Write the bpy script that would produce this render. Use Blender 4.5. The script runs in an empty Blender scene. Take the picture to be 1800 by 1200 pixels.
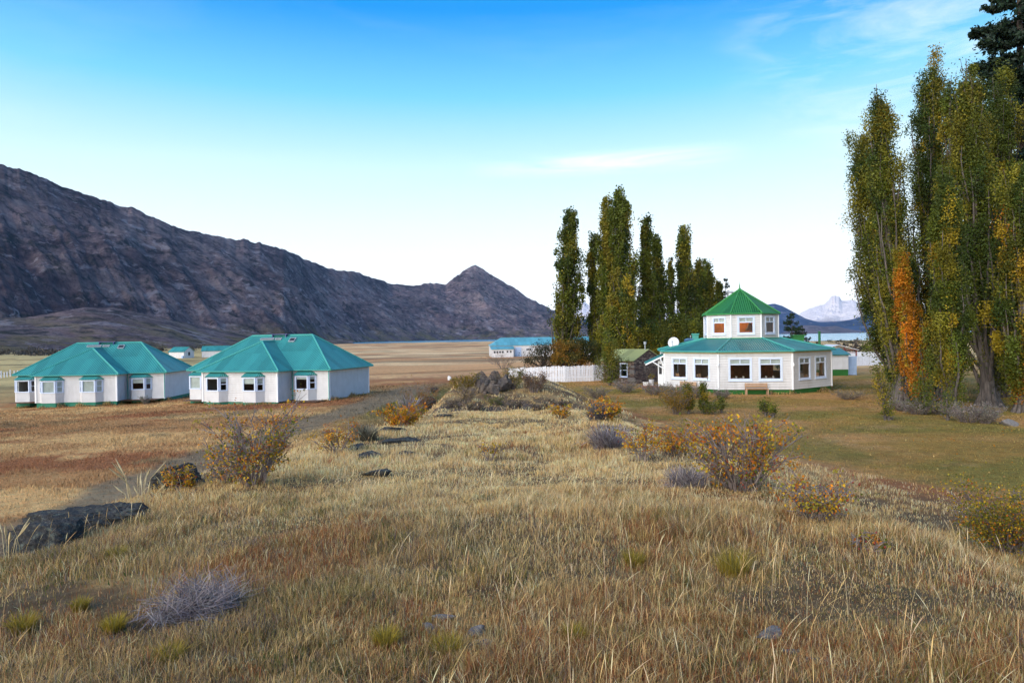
import bpy, math, random
import numpy as np
from mathutils import Vector, Matrix, Euler
R = math.radians
random.seed(7)
rng = np.random.default_rng(11)
scene = bpy.context.scene
COL = scene.collection

# ------------------------------------------------------------------ camera, sky, sun, exposure
ROLL, PITCH, FPX = -0.016, -0.0063, 1200.0
cam_data = bpy.data.cameras.new('camera')
cam = bpy.data.objects.new('camera', cam_data)
COL.objects.link(cam)
cam_data.sensor_width = 36.0
cam_data.lens = 24.0
cam_data.clip_start = 0.1
cam_data.clip_end = 60000
CAM_M = Matrix.Rotation(math.pi / 2 + PITCH, 4, 'X') @ Matrix.Rotation(ROLL, 4, 'Z')
cam.matrix_world = CAM_M
scene.camera = cam

SUN_EL, SUN_AZ = R(22), R(222)          # azimuth clockwise from +Y: behind the camera, to the left
sun_dir = Vector((math.sin(SUN_AZ) * math.cos(SUN_EL), math.cos(SUN_AZ) * math.cos(SUN_EL), math.sin(SUN_EL)))
sun_data = bpy.data.lights.new('sun', 'SUN')
sun_data.energy = 1.4
sun_data.angle = R(75)
sun_data.color = (1.0, 0.89, 0.74)
sun = bpy.data.objects.new('sun', sun_data)
COL.objects.link(sun)
sun.rotation_euler = (-sun_dir).to_track_quat('-Z', 'Y').to_euler()

world = bpy.data.worlds.new("World")
scene.world = world
world.use_nodes = True


class NT:
    """small node tree helper"""
    def __init__(s, tree):
        s.t = tree
        s.t.nodes.clear()

    def n(s, typ, props=None, **ins):
        nd = s.t.nodes.new(typ)
        for k, v in (props or {}).items():
            setattr(nd, k, v)
        for k, v in ins.items():
            key = int(k[1:]) if k[0] == '_' and k[1:].isdigit() else k.replace('_', ' ')
            s.set(nd, key, v)
        return nd

    def set(s, nd, key, v):
        sock = nd.inputs[key]
        if hasattr(v, 'bl_idname') and hasattr(v, 'outputs'):
            v = v.outputs[0]
        if isinstance(v, bpy.types.NodeSocket):
            s.t.links.new(v, sock)
        else:
            if isinstance(v, tuple) and len(v) == 3 and sock.type == 'RGBA':
                v = v + (1,)
            sock.default_value = v

    def mixc(s, f, a, b, blend='MIX'):
        nd = s.t.nodes.new('ShaderNodeMix')
        nd.data_type = 'RGBA'
        nd.blend_type = blend
        for i, v in ((0, f), (6, a), (7, b)):
            s.set(nd, i, v)
        return nd.outputs[2]

    def math(s, op, a, b=0.5, c=None, clamp=False):
        nd = s.t.nodes.new('ShaderNodeMath')
        nd.operation = op
        nd.use_clamp = clamp
        s.set(nd, 0, a)
        s.set(nd, 1, b)
        if c is not None:
            s.set(nd, 2, c)
        return nd.outputs[0]

    def ramp(s, f, stops, interp='LINEAR'):
        nd = s.t.nodes.new('ShaderNodeValToRGB')
        nd.color_ramp.interpolation = interp
        e = nd.color_ramp.elements
        while len(e) > 1:
            e.remove(e[-1])
        for i, (p, c) in enumerate(stops):
            x = e[0] if i == 0 else e.new(p)
            x.position = p
            c = (c, c, c) if isinstance(c, (int, float)) else c
            x.color = tuple(c) + (1,)
        s.set(nd, 0, f)
        return nd.outputs[0]

    def noise(s, vec, scale, detail=4, rough=0.55, dist=0.0):
        nd = s.n('ShaderNodeTexNoise', Scale=scale, Detail=detail, Roughness=rough, Distortion=dist)
        s.set(nd, 'Vector', vec)
        return nd.outputs[0]

    def mapping(s, vec, scale=(1, 1, 1), rot=(0, 0, 0), loc=(0, 0, 0)):
        nd = s.n('ShaderNodeMapping', Scale=scale, Rotation=rot, Location=loc)
        s.set(nd, 'Vector', vec)
        return nd.outputs[0]


w = NT(world.node_tree)
sky = w.n('ShaderNodeTexSky', {'sky_type': 'NISHITA', 'sun_disc': False, 'sun_elevation': SUN_EL, 'sun_rotation': SUN_AZ,
                               'altitude': 0.0, 'air_density': 1.0, 'dust_density': 0.6, 'ozone_density': 3.0})
hsv = w.n('ShaderNodeHueSaturation', Hue=0.488, Saturation=1.25, Value=1.0, Color=sky)
tc = w.n('ShaderNodeTexCoord')
gen = tc.outputs['Generated']
sep = w.n('ShaderNodeSeparateXYZ', Vector=gen)
# thin cirrus: stretched noise seen on the sky's own directions
m1 = w.mapping(gen, (2.0, 2.0, 9.0), (0, R(-24), 0))
c1 = w.noise(m1, 3.2, 9, 0.62, 0.6)
def cloud_patch(direction, inner, outer):
    d = Vector(direction).normalized()
    dp = w.n('ShaderNodeVectorMath', {'operation': 'DOT_PRODUCT'}, _0=gen)
    w.set(dp, 1, tuple(d))
    mr = w.n('ShaderNodeMapRange', {'interpolation_type': 'SMOOTHSTEP'}, Value=dp.outputs['Value'], From_Min=math.cos(R(outer)), From_Max=math.cos(R(inner)))
    return mr.outputs[0]
p1 = cloud_patch((0.62, 1.0, 0.50), 1, 15)
f1 = w.math('MULTIPLY', w.ramp(c1, [(0.40, 0.0), (0.80, 0.62)]), p1)
m2 = w.mapping(gen, (1.3, 1.3, 16.0), (0, R(3), 0))
c2 = w.noise(m2, 3.0, 7, 0.6, 0.5)
band = w.n('ShaderNodeMapRange', {'interpolation_type': 'SMOOTHSTEP'}, Value=w.math('ABSOLUTE', w.math('SUBTRACT', sep.outputs[2], 0.243)), From_Min=0.022, From_Max=0.0)
p2 = cloud_patch((0.14, 1.0, 0.25), 2, 12)
f2 = w.math('MULTIPLY', w.math('MULTIPLY', w.ramp(c2, [(0.36, 0.0), (0.64, 0.9)]), band.outputs[0]), p2)
f3 = w.math('MULTIPLY', w.ramp(w.noise(w.mapping(gen, (1, 1, 5), (0, R(-12), 0)), 2.3, 8, 0.6, 0.4), [(0.5, 0.0), (0.8, 0.08)]), 1.0)
fc = w.math('ADD', w.math('ADD', f1, f2), f3, clamp=True)
# paler, brighter air towards the horizon than the bare model gives (thin high veil of the early hour)
E = 3.1
grad = w.ramp(sep.outputs[2], [(0.0, (1.28 * E, 1.24 * E, 1.24 * E)), (0.09, (1.04 * E, 1.09 * E, 1.12 * E)), (0.16, (0.86 * E, 0.98 * E, 1.03 * E)), (0.24, (0.62 * E, 0.87 * E, 0.97 * E)),
                               (0.33, (0.20 * E, 0.62 * E, 0.94 * E)), (0.43, (0.012 * E, 0.30 * E, 0.84 * E)), (0.60, (0.008 * E, 0.20 * E, 0.62 * E)), (1.0, (0.01 * E, 0.15 * E, 0.5 * E))])
skyc = w.mixc(0.94, hsv.outputs[0], grad)
skyc = w.mixc(fc, skyc, (3.2, 3.35, 3.45))
bg = w.n('ShaderNodeBackground', Color=skyc, Strength=0.10)
wo = w.n('ShaderNodeOutputWorld')
w.t.links.new(bg.outputs[0], wo.inputs[0])

scene.view_settings.view_transform = 'Standard'
scene.view_settings.look = 'None'
scene.view_settings.exposure = 1.95
scene.view_settings.gamma = 1.0
scene.render.engine = 'CYCLES'
scene.cycles.max_bounces = 6
scene.cycles.transparent_max_bounces = 12
scene.cycles.volume_bounces = 0
scene.cycles.use_denoising = True
scene.render.film_transparent = False


# ------------------------------------------------------------------ measuring helpers
CR = np.array(CAM_M.to_3x3())
def ray(px, py):
    v = CR @ np.array([(px - 900) / FPX, (600 - py) / FPX, -1.0])
    return v
def P(px, py, D):
    v = ray(px, py)
    return Vector(v * (D / v[1]))
def hash2(ix, iy, seed):
    h = (ix.astype(np.int64) * 374761393 + iy.astype(np.int64) * 668265263 + seed * 1274126177) & 0xFFFFFFFF
    h = ((h ^ (h >> 13)) * 1274126177) & 0xFFFFFFFF
    h = (h ^ (h >> 16)) & 0xFFFFFFFF
    return h / 4294967295.0
def vnoise(x, y, seed=0):
    x = np.asarray(x, float); y = np.asarray(y, float)
    ix = np.floor(x); iy = np.floor(y)
    fx = x - ix; fy = y - iy
    fx = fx * fx * (3 - 2 * fx); fy = fy * fy * (3 - 2 * fy)
    a = hash2(ix, iy, seed); b = hash2(ix + 1, iy, seed); c = hash2(ix, iy + 1, seed); d = hash2(ix + 1, iy + 1, seed)
    return (a * (1 - fx) + b * fx) * (1 - fy) + (c * (1 - fx) + d * fx) * fy
def fbm(x, y, seed=0, octs=5, rough=0.5, ridged=False):
    t = 0; a = 1.0; s = 0
    for k in range(octs):
        n = vnoise(x * 2 ** k + 17.3 * k, y * 2 ** k - 9.1 * k, seed + k)
        if ridged:
            n = 1 - np.abs(2 * n - 1)
        t = t + a * n; s += a; a *= rough
    return t / s
def sstep(a, b, x):
    t = np.clip((np.asarray(x, float) - a) / (b - a), 0, 1)
    return t * t * (3 - 2 * t)

# ------------------------------------------------------------------ terrain height
KY = [-40, 0, 3, 7, 12, 17, 22, 26, 30, 34, 38, 42, 47, 52, 58]
KZ = [-2.4, -1.60, -1.64, -1.80, -2.03, -2.24, -2.48, -2.86, -2.92, -2.50, -2.16, -2.45, -3.4, -4.6, -5.6]
KXL = [-6, -4.2, -4.2, -4.9, -5.1, -3.9, -2.9, -3.2, -3.4, -3.2, -2.8, -2.6, -2.6, -2.5, -2]
KXR = [5, 3.6, 3.5, 3.3, 3.0, 2.8, 2.4, 2.2, 2.0, 1.6, 1.3, 1.0, 0.5, 0.0, 0.0]
KWR = [12, 11, 11, 11, 10.5, 10, 8, 6, 5.5, 6, 6.2, 6, 4.5, 4, 4]
def base_h(x, y):
    left = -4.85 - 0.015 * np.clip(-x - 10, 0, 45) - 0.36 * sstep(-27, -36, x) * (1 - sstep(95, 140, y)) - 0.004 * np.clip(y, 0, 260)
    right = -4.26 - 0.003 * np.clip(y, 0, 90)
    t = sstep(-12, 7, x)
    near = left * (1 - t) + right * t
    r = np.hypot(x, y)
    az = np.degrees(np.arctan2(x, np.maximum(y, 1e-3)))
    far = -5.7 - 0.6 * sstep(250, 700, r)
    h = near * (1 - sstep(85, 190, r)) + far * sstep(85, 190, r)
    shore = 1350 - 720 * sstep(4, 19, az)
    h = h - 4.5 * sstep(shore * 0.8, shore * 1.15, r)
    h = h + (fbm(x / 45, y / 45, 3, 4) - 0.5) * 1.2 * sstep(70, 300, r)
    h = h + (fbm(x / 90, y / 30, 31, 4) - 0.35) * 3.2 * sstep(110, 260, r) * sstep(6, 20, az) * (1 - sstep(420, 600, r))
    h = h + (fbm(x / 6, y / 6, 5, 4) - 0.5) * 0.16
    return h
def knoll_S(x, y):
    xl = np.interp(y, KY, KXL) + (fbm(x * 0 + 3.3, y / 2.2, 41, 3) - 0.5) * 1.1
    xr = np.interp(y, KY, KXR) + (fbm(x * 0 + 8.3, y / 4, 42, 3) - 0.5) * 0.8
    wr = np.interp(y, KY, KWR)
    SL = 1 - np.clip((xl - x) / 2.6, 0, 1) ** 0.8
    SL = np.where(x > xl, 1, SL)
    tr = np.clip((x - xr) / wr, 0, 1)
    st = 0.52 * (1 - sstep(20, 30, y))
    SR = 1 - (st * sstep(0.0, 0.27, tr) + (1 - st) * tr)
    SR = np.where(y > 22, SR * (1 - sstep(22, 30, y)) + sstep(22, 30, y) * (1 - sstep(-.15, 1.0, tr)), SR)
    return SL * SR
def H(x, y):
    x = np.asarray(x, float); y = np.asarray(y, float)
    b = base_h(x, y)
    zt = np.interp(y, KY, KZ)
    S = knoll_S(x, y) * (1 - sstep(52, 58, y)) * sstep(-40, -25, y)
    xc = 0.0
    dome = -0.014 * np.clip(np.abs(x - xc) - 1.5, 0, 4) ** 2
    k = np.maximum(zt + dome - b, 0) * S
    h = b + k
    h = h + (fbm(x / 1.6, y / 1.6, 8, 4) - 0.5) * 0.22 * np.clip(S * 1.5, 0, 1)
    # rough broken ground around the outcrop
    q = np.exp(-(((x + 0.5) / 3.5) ** 2 + ((y - 30) / 6.0) ** 2))
    h = h + (fbm(x / 0.9, y / 0.9, 77, 4) - 0.5) * 0.5 * q
    return h
def Hs(x, y):
    return float(H(np.array([x]), np.array([y]))[0])
def G(px, py, d0=2.5, d1=400):
    """first point of the ground along the pixel's ray"""
    v = ray(px, py); v = v / v[1]
    d = np.geomspace(d0, d1, 4000)
    z = H(v[0] * d, d)
    hit = np.nonzero(v[2] * d <= z)[0]
    i = hit[0] if len(hit) else len(d) - 1
    return Vector((v[0] * d[i], d[i], z[i]))

# ------------------------------------------------------------------ mesh helpers
class MB:
    def __init__(s):
        s.v = []; s.f = []; s.uv = []; s.mi = []
    def face(s, pts, uv=None, mi=0):
        i = len(s.v)
        s.v += [tuple(p) for p in pts]
        s.f.append(tuple(range(i, i + len(pts))))
        s.uv.append(uv or [(0, 0)] * len(pts))
        s.mi.append(mi)
    def hexa(s, c, mi=0):
        """c: 8 corners, bottom 4 ccw then top 4"""
        for q in ((3, 2, 1, 0), (4, 5, 6, 7), (0, 1, 5, 4), (1, 2, 6, 5), (2, 3, 7, 6), (3, 0, 4, 7)):
            s.face([c[k] for k in q], mi=mi)
    def box(s, x0, x1, y0, y1, z0, z1, fr=None, mi=0):
        c = [(x0, y0, z0), (x1, y0, z0), (x1, y1, z0), (x0, y1, z0), (x0, y0, z1), (x1, y0, z1), (x1, y1, z1), (x0, y1, z1)]
        if fr:
            c = [fr(*p) for p in c]
        s.hexa(c, mi)
    def prism(s, poly, z0, z1, mi=0):
        n = len(poly)
        s.face([(x, y, z0) for x, y in reversed(poly)], mi=mi)
        s.face([(x, y, z1) for x, y in poly], mi=mi)
        for i in range(n):
            a, b = poly[i], poly[(i + 1) % n]
            s.face([(a[0], a[1], z0), (b[0], b[1], z0), (b[0], b[1], z1), (a[0], a[1], z1)], mi=mi)
    def tube(s, pts, rads, n=6, cap=True, mi=0):
        pts = [Vector(p) for p in pts]
        if not hasattr(rads, '__len__'):
            rads = [rads] * len(pts)
        base = len(s.v)
        up0 = Vector((0.13, 0.31, 1)).normalized()
        for i, p in enumerate(pts):
            d = (pts[min(i + 1, len(pts) - 1)] - pts[max(i - 1, 0)])
            if d.length < 1e-9:
                d = Vector((0, 0, 1))
            d.normalize()
            a = d.cross(up0 if abs(d.dot(up0)) < 0.95 else Vector((1, 0, 0))).normalized()
            b = d.cross(a)
            for k in range(n):
                t = 2 * math.pi * k / n
                s.v.append(tuple(p + (a * math.cos(t) + b * math.sin(t)) * rads[i]))
        for i in range(len(pts) - 1):
            for k in range(n):
                q = (base + i * n + k, base + i * n + (k + 1) % n, base + (i + 1) * n + (k + 1) % n, base + (i + 1) * n + k)
                s.f.append(q); s.uv.append([(0, 0)] * 4); s.mi.append(mi)
        if cap:
            for st in (0, (len(pts) - 1) * n):
                s.f.append(tuple(base + st + k for k in range(n))); s.uv.append([(0, 0)] * n); s.mi.append(mi)
    def lathe(s, prof, n=20, c=(0, 0, 0), mi=0):
        base = len(s.v)
        for r, z in prof:
            for k in range(n):
                t = 2 * math.pi * k / n
                s.v.append((c[0] + r * math.cos(t), c[1] + r * math.sin(t), c[2] + z))
        for i in range(len(prof) - 1):
            for k in range(n):
                s.f.append((base + i * n + k, base + i * n + (k + 1) % n, base + (i + 1) * n + (k + 1) % n, base + (i + 1) * n + k))
                s.uv.append([(0, 0)] * 4); s.mi.append(mi)
    def build(s, name, mats, parent=None, smooth=False, uv=False):
        me = bpy.data.meshes.new(name)
        me.from_pydata(s.v, [], s.f)
        if uv:
            lay = me.uv_layers.new(name='UVMap')
            flat = [c for f in s.uv for p in f for c in p]
            lay.data.foreach_set('uv', flat)
        if not isinstance(mats, (list, tuple)):
            mats = [mats]
        for m in mats:
            me.materials.append(m)
        if len(mats) > 1:
            me.polygons.foreach_set('material_index', s.mi)
        if smooth:
            me.polygons.foreach_set('use_smooth', [True] * len(me.polygons))
        me.update()
        o = bpy.data.objects.new(name, me)
        COL.objects.link(o)
        if parent:
            o.parent = parent
        return o

def np_mesh(name, verts, faces_n, loops, mats, colors=None, parent=None, smooth=False, mi=None):
    """verts (n,3); faces_n: vertices per face; loops: flat vertex indices"""
    me = bpy.data.meshes.new(name)
    nv = len(verts)
    me.vertices.add(nv)
    me.vertices.foreach_set('co', np.asarray(verts, np.float32).ravel())
    me.loops.add(len(loops))
    me.loops.foreach_set('vertex_index', np.asarray(loops, np.int32))
    me.polygons.add(len(faces_n))
    starts = np.concatenate(([0], np.cumsum(faces_n)[:-1])).astype(np.int32)
    me.polygons.foreach_set('loop_start', starts)
    if smooth:
        me.polygons.foreach_set('use_smooth', np.ones(len(faces_n), bool))
    if mi is not None:
        me.polygons.foreach_set('material_index', np.asarray(mi, np.int32))
    if colors is not None:
        a = me.color_attributes.new('Col', 'FLOAT_COLOR', 'POINT')
        c = np.ones((nv, 4), np.float32); c[:, :3] = colors
        a.data.foreach_set('color', c.ravel())
    for m in (mats if isinstance(mats, (list, tuple)) else [mats]):
        me.materials.append(m)
    me.update(calc_edges=True)
    me.validate()
    o = bpy.data.objects.new(name, me)
    COL.objects.link(o)
    if parent:
        o.parent = parent
    return o

def empty(name, loc, rz=0, label=None, cat=None, group=None):
    o = bpy.data.objects.new(name, None)
    COL.objects.link(o)
    o.location = loc
    o.rotation_euler = (0, 0, rz)
    o.empty_display_size = 0.3
    tag(o, label, cat, group)
    return o
def tag(o, label=None, cat=None, group=None, kind=None):
    if label: o['label'] = label
    if cat: o['category'] = cat
    if group: o['group'] = group
    if kind: o['kind'] = kind
    return o

# ------------------------------------------------------------------ materials
def mat(name):
    m = bpy.data.materials.new(name)
    m.use_nodes = True
    t = NT(m.node_tree)
    out = t.n('ShaderNodeOutputMaterial')
    return m, t, out
def simple(name, color, rough=0.6, var=0.12, scale=3.0, spec=0.3, metallic=0.0, bump=0.0, bscale=40, dirt=None):
    m, t, out = mat(name)
    tcx = t.n('ShaderNodeTexCoord').outputs['Object']
    nz = t.noise(tcx, scale, 6, 0.6)
    lo = tuple(c * (1 - var) for c in color); hi = tuple(min(1, c * (1 + var)) for c in color)
    c = t.mixc(t.ramp(nz, [(0.3, 0.0), (0.7, 1.0)]), lo, hi)
    if dirt:
        d = t.noise(t.mapping(tcx, (1.2, 1.2, 0.25)), 2.2, 7, 0.65)
        c = t.mixc(t.math('MULTIPLY', t.ramp(d, [(0.5, 0.0), (0.75, 1.0)]), dirt[3]), c, dirt[:3])
    b = t.n('ShaderNodeBsdfPrincipled', Base_Color=c, Roughness=rough, Metallic=metallic)
    b.inputs['Specular IOR Level'].default_value = spec
    if bump:
        bn = t.n('ShaderNodeBump', Strength=bump, Distance=0.02, Height=t.noise(tcx, bscale, 5, 0.6))
        t.set(b, 'Normal', bn.outputs[0])
    t.t.links.new(b.outputs[0], out.inputs[0])
    return m
def roof_mat(name, color, pitch=0.16, var=0.17):
    m, t, out = mat(name)
    tcn = t.n('ShaderNodeTexCoord')
    uv = tcn.outputs['UV']; ob = tcn.outputs['Object']
    nz = t.noise(ob, 0.9, 6, 0.65)
    sp = t.n('ShaderNodeSeparateXYZ', Vector=uv)
    sheet = t.n('ShaderNodeTexWhiteNoise', {'noise_dimensions': '2D'})
    fl = t.n('ShaderNodeCombineXYZ', X=t.math('FLOOR', t.math('DIVIDE', sp.outputs[0], 0.82)), Y=t.math('FLOOR', t.math('DIVIDE', sp.outputs[1], 2.6)))
    t.set(sheet, 'Vector', fl.outputs[0])
    f = t.math('ADD', t.math('MULTIPLY', nz, 0.5), t.math('MULTIPLY', sheet.outputs[0], 0.5))
    c = t.mixc(t.ramp(f, [(0.25, 0.0), (0.75, 1.0)]), tuple(k * (1 - var) for k in color), tuple(k * (1 + var) for k in color))
    streak = t.noise(t.mapping(uv, (6, 0.5, 1)), 1.0, 5, 0.6)
    c = t.mixc(t.math('MULTIPLY', t.ramp(streak, [(0.55, 0.0), (0.8, 1.0)]), 0.35), c, tuple(0.5 * k + 0.06 for k in color))
    wv = t.math('SINE', t.math('MULTIPLY', sp.outputs[0], 2 * math.pi / pitch))
    lap = t.math('LESS_THAN', t.math('FRACT', t.math('DIVIDE', sp.outputs[1], 2.6)), 0.02)
    bn = t.n('ShaderNodeBump', Strength=1.0, Distance=0.03, Height=t.math('ADD', wv, t.math('MULTIPLY', lap, 1.5)))
    b = t.n('ShaderNodeBsdfPrincipled', Base_Color=c, Roughness=0.42, Normal=bn.outputs[0])
    b.inputs['Specular IOR Level'].default_value = 0.35
    t.t.links.new(b.outputs[0], out.inputs[0])
    return m
def glass_mat(name, tint=(0.75, 0.8, 0.8), refl=1.0):
    m, t, out = mat(name)
    tr = t.n('ShaderNodeBsdfTransparent', Color=tint)
    gl = t.n('ShaderNodeBsdfGlossy', Color=(0.9, 0.93, 1.0), Roughness=0.03)
    fr = t.n('ShaderNodeFresnel', IOR=1.5)
    mx = t.n('ShaderNodeMixShader', Fac=t.math('MULTIPLY', fr.outputs[0], refl))
    t.t.links.new(tr.outputs[0], mx.inputs[1]); t.t.links.new(gl.outputs[0], mx.inputs[2])
    t.t.links.new(mx.outputs[0], out.inputs[0])
    return m
def leaf_mat(name, transl=0.35, rough=0.55, gain=1.0):
    m, t, out = mat(name)
    at = t.n('ShaderNodeAttribute', {'attribute_name': 'Col'})
    c = t.mixc(1.0, at.outputs['Color'], (gain, gain, gain), 'MULTIPLY')
    b = t.n('ShaderNodeBsdfPrincipled', Base_Color=c, Roughness=rough)
    b.inputs['Specular IOR Level'].default_value = 0.25
    tl = t.n('ShaderNodeBsdfTranslucent', Color=c)
    mx = t.n('ShaderNodeMixShader', Fac=transl)
    t.t.links.new(b.outputs[0], mx.inputs[1]); t.t.links.new(tl.outputs[0], mx.inputs[2])
    t.t.links.new(mx.outputs[0], out.inputs[0])
    return m
def bark_mat(name, c0, c1):
    m, t, out = mat(name)
    tcx = t.n('ShaderNodeTexCoord').outputs['Object']
    nz = t.noise(t.mapping(tcx, (9, 9, 1.2)), 1.0, 6, 0.65)
    c = t.mixc(t.ramp(nz, [(0.35, 0.0), (0.65, 1.0)]), c0, c1)
    b = t.n('ShaderNodeBsdfPrincipled', Base_Color=c, Roughness=0.9)
    bn = t.n('ShaderNodeBump', Strength=0.8, Distance=0.05, Height=nz)
    t.set(b, 'Normal', bn.outputs[0])
    t.t.links.new(b.outputs[0], out.inputs[0])
    return m
def rock_mat(name, c0, c1, lichen, lich_amt=0.6, scale=1.0):
    m, t, out = mat(name)
    tcx = t.n('ShaderNodeTexCoord').outputs['Object']
    n1 = t.noise(tcx, 2.2 * scale, 8, 0.65)
    strat = t.noise(t.mapping(tcx, (1.5, 1.5, 9), (R(12), R(8), 0)), 2.0 * scale, 7, 0.6)
    c = t.mixc(t.ramp(strat, [(0.3, 0.0), (0.7, 1.0)]), c0, c1)
    l = t.noise(tcx, 5.5 * scale, 8, 0.7, 0.4)
    c = t.mixc(t.math('MULTIPLY', t.ramp(l, [(0.52, 0.0), (0.66, 1.0)]), lich_amt), c, lichen)
    l2 = t.noise(tcx, 9 * scale, 6, 0.7)
    c = t.mixc(t.math('MULTIPLY', t.ramp(l2, [(0.62, 0.0), (0.7, 1.0)]), 0.7), c, (0.34, 0.33, 0.27))
    b = t.n('ShaderNodeBsdfPrincipled', Base_Color=c, Roughness=0.9)
    hsum = t.math('ADD', t.math('MULTIPLY', n1, 0.6), t.math('MULTIPLY', strat, 0.8))
    bn = t.n('ShaderNodeBump', Strength=1.0, Distance=0.07, Height=t.math('ADD', hsum, t.math('MULTIPLY', t.noise(tcx, 16 * scale, 6, 0.7), 0.35)))
    t.set(b, 'Normal', bn.outputs[0])
    t.t.links.new(b.outputs[0], out.inputs[0])
    return m

M = {}
M['white'] = simple('white_painted_boards', (0.60, 0.60, 0.62), 0.55, 0.07, 1.2, dirt=(0.40, 0.39, 0.37, 0.5))
M['trim'] = simple('pale_blue_trim', (0.60, 0.69, 0.86), 0.5, 0.05)
M['trim_white'] = simple('white_trim', (0.80, 0.82, 0.86), 0.5, 0.05)
M['cream'] = simple('cream_trim', (0.55, 0.50, 0.30), 0.6)
M['teal'] = roof_mat('teal_roof_sheet', (0.046, 0.275, 0.268))
M['teal_flash'] = simple('teal_flashing', (0.07, 0.34, 0.30), 0.45)
M['teal_dark'] = roof_mat('green_blue_roof_sheet', (0.040, 0.215, 0.205))
M['green'] = roof_mat('green_roof_sheet', (0.028, 0.165, 0.042))
M['green_flash'] = simple('green_flashing', (0.05, 0.25, 0.07), 0.5)
M['plinth'] = simple('green_plinth_paint', (0.022, 0.125, 0.022), 0.7, 0.2, 1.5)
M['plinth_teal'] = simple('teal_plinth_paint', (0.03, 0.20, 0.13), 0.7, 0.2, 1.5)
M['pale_roof'] = roof_mat('weathered_pale_green_roof', (0.42, 0.45, 0.18), 0.11, 0.2)
M['glass'] = glass_mat('window_glass', (0.8, 0.82, 0.8), 0.6)
M['glass_side'] = glass_mat('window_glass_reflective', (0.6, 0.66, 0.68), 1.6)
M['blind'] = simple('pale_blind', (0.62, 0.68, 0.68), 0.8)
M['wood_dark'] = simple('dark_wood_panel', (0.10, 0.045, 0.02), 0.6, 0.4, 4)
M['wood_orange'] = simple('orange_varnished_wood', (0.48, 0.20, 0.022), 0.5, 0.25, 3)
M['wood_red'] = simple('reddish_deck_wood', (0.30, 0.11, 0.05), 0.7, 0.25, 5)
M['wood_pale'] = simple('pale_bench_wood', (0.42, 0.27, 0.17), 0.7, 0.2, 6)
M['cloth'] = simple('white_cloth', (0.72, 0.72, 0.72), 0.8)
M['dark'] = simple('dark_metal', (0.03, 0.03, 0.035), 0.5)
M['grey'] = simple('grey_metal', (0.35, 0.38, 0.42), 0.45)
M['panel_blue'] = simple('blue_solar_glass', (0.03, 0.06, 0.25), 0.2, spec=0.5)
M['dish'] = simple('dish_paint', (0.62, 0.64, 0.70), 0.45)
M['dish_blue'] = simple('blue_dish_paint', (0.10, 0.22, 0.42), 0.45)
M['fence'] = simple('white_weathered_pickets', (0.66, 0.68, 0.74), 0.75, 0.12, 6, dirt=(0.38, 0.38, 0.40, 0.5))
M['fence_blue'] = simple('pale_blue_gate_paint', (0.40, 0.52, 0.72), 0.6)
M['red_steel'] = simple('dark_red_frame_paint', (0.17, 0.035, 0.035), 0.6)
M['poly_roof'] = simple('pale_sheet', (0.70, 0.72, 0.76), 0.5)
M['green_post'] = simple('green_post_paint', (0.03, 0.16, 0.06), 0.6)
M['leaf'] = leaf_mat('leaf', 0.30)
M['needle'] = leaf_mat('needle', 0.12)
M['grass'] = leaf_mat('dry_grass', 0.45, 0.7)
M['twig'] = leaf_mat('dry_twig', 0.1, 0.85)
M['bark'] = bark_mat('grey_bark', (0.045, 0.038, 0.034), (0.18, 0.15, 0.135))
M['bark_dark'] = bark_mat('dark_bark', (0.035, 0.028, 0.024), (0.12, 0.09, 0.075))
M['stem'] = bark_mat('shrub_stem', (0.10, 0.075, 0.07), (0.26, 0.21, 0.19))
M['rock_dark'] = rock_mat('lichen_dark_rock', (0.014, 0.014, 0.014), (0.060, 0.056, 0.052), (0.17, 0.20, 0.16), 0.6, 2.4)
M['rock_brown'] = rock_mat('outcrop_rock', (0.035, 0.028, 0.026), (0.19, 0.15, 0.13), (0.24, 0.25, 0.20), 0.5, 1.6)
M['rock_pale'] = rock_mat('pale_rock', (0.13, 0.115, 0.105), (0.30, 0.27, 0.25), (0.30, 0.32, 0.30), 0.5, 3)
m, t, out = mat('rose_hip')
b = t.n('ShaderNodeBsdfPrincipled', Base_Color=(0.20, 0.022, 0.010), Roughness=0.5)
t.t.links.new(b.outputs[0], out.inputs[0]); M['hip'] = m
m, t, out = mat('warm_lamp_shade')
b = t.n('ShaderNodeBsdfPrincipled', Base_Color=(0.5, 0.2, 0.05), Roughness=0.7)
b.inputs['Emission Color'].default_value = (1.0, 0.42, 0.10, 1); b.inputs['Emission Strength'].default_value = 1.2
t.t.links.new(b.outputs[0], out.inputs[0]); M['lamp'] = m
# rubble stone wall
m, t, out = mat('rubble_stone')
tcx = t.n('ShaderNodeTexCoord').outputs['Object']
mp = t.mapping(tcx, (2.4, 2.4, 6.5))
warp = t.n('ShaderNodeVectorMath', {'operation': 'ADD'}, _0=mp)
nzc = t.n('ShaderNodeTexNoise', Scale=1.6, Detail=3.0); t.set(nzc, 'Vector', mp)
t.set(warp, 1, nzc.outputs['Color'])
vo = t.n('ShaderNodeTexVoronoi', Scale=1.0); t.set(vo, 'Vector', warp.outputs[0])
ve = t.n('ShaderNodeTexVoronoi', {'feature': 'DISTANCE_TO_EDGE'}, Scale=1.0); t.set(ve, 'Vector', warp.outputs[0])
vs = t.n('ShaderNodeSeparateColor', Color=vo.outputs['Color'])
c = t.ramp(vs.outputs[0], [(0.0, (0.07, 0.045, 0.04)), (0.4, (0.17, 0.11, 0.09)), (0.75, (0.24, 0.17, 0.13)), (1.0, (0.36, 0.28, 0.22))])
mort = t.ramp(ve.outputs[0], [(0.02, 1.0), (0.07, 0.0)])
c = t.mixc(mort, c, (0.06, 0.05, 0.045))
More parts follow.
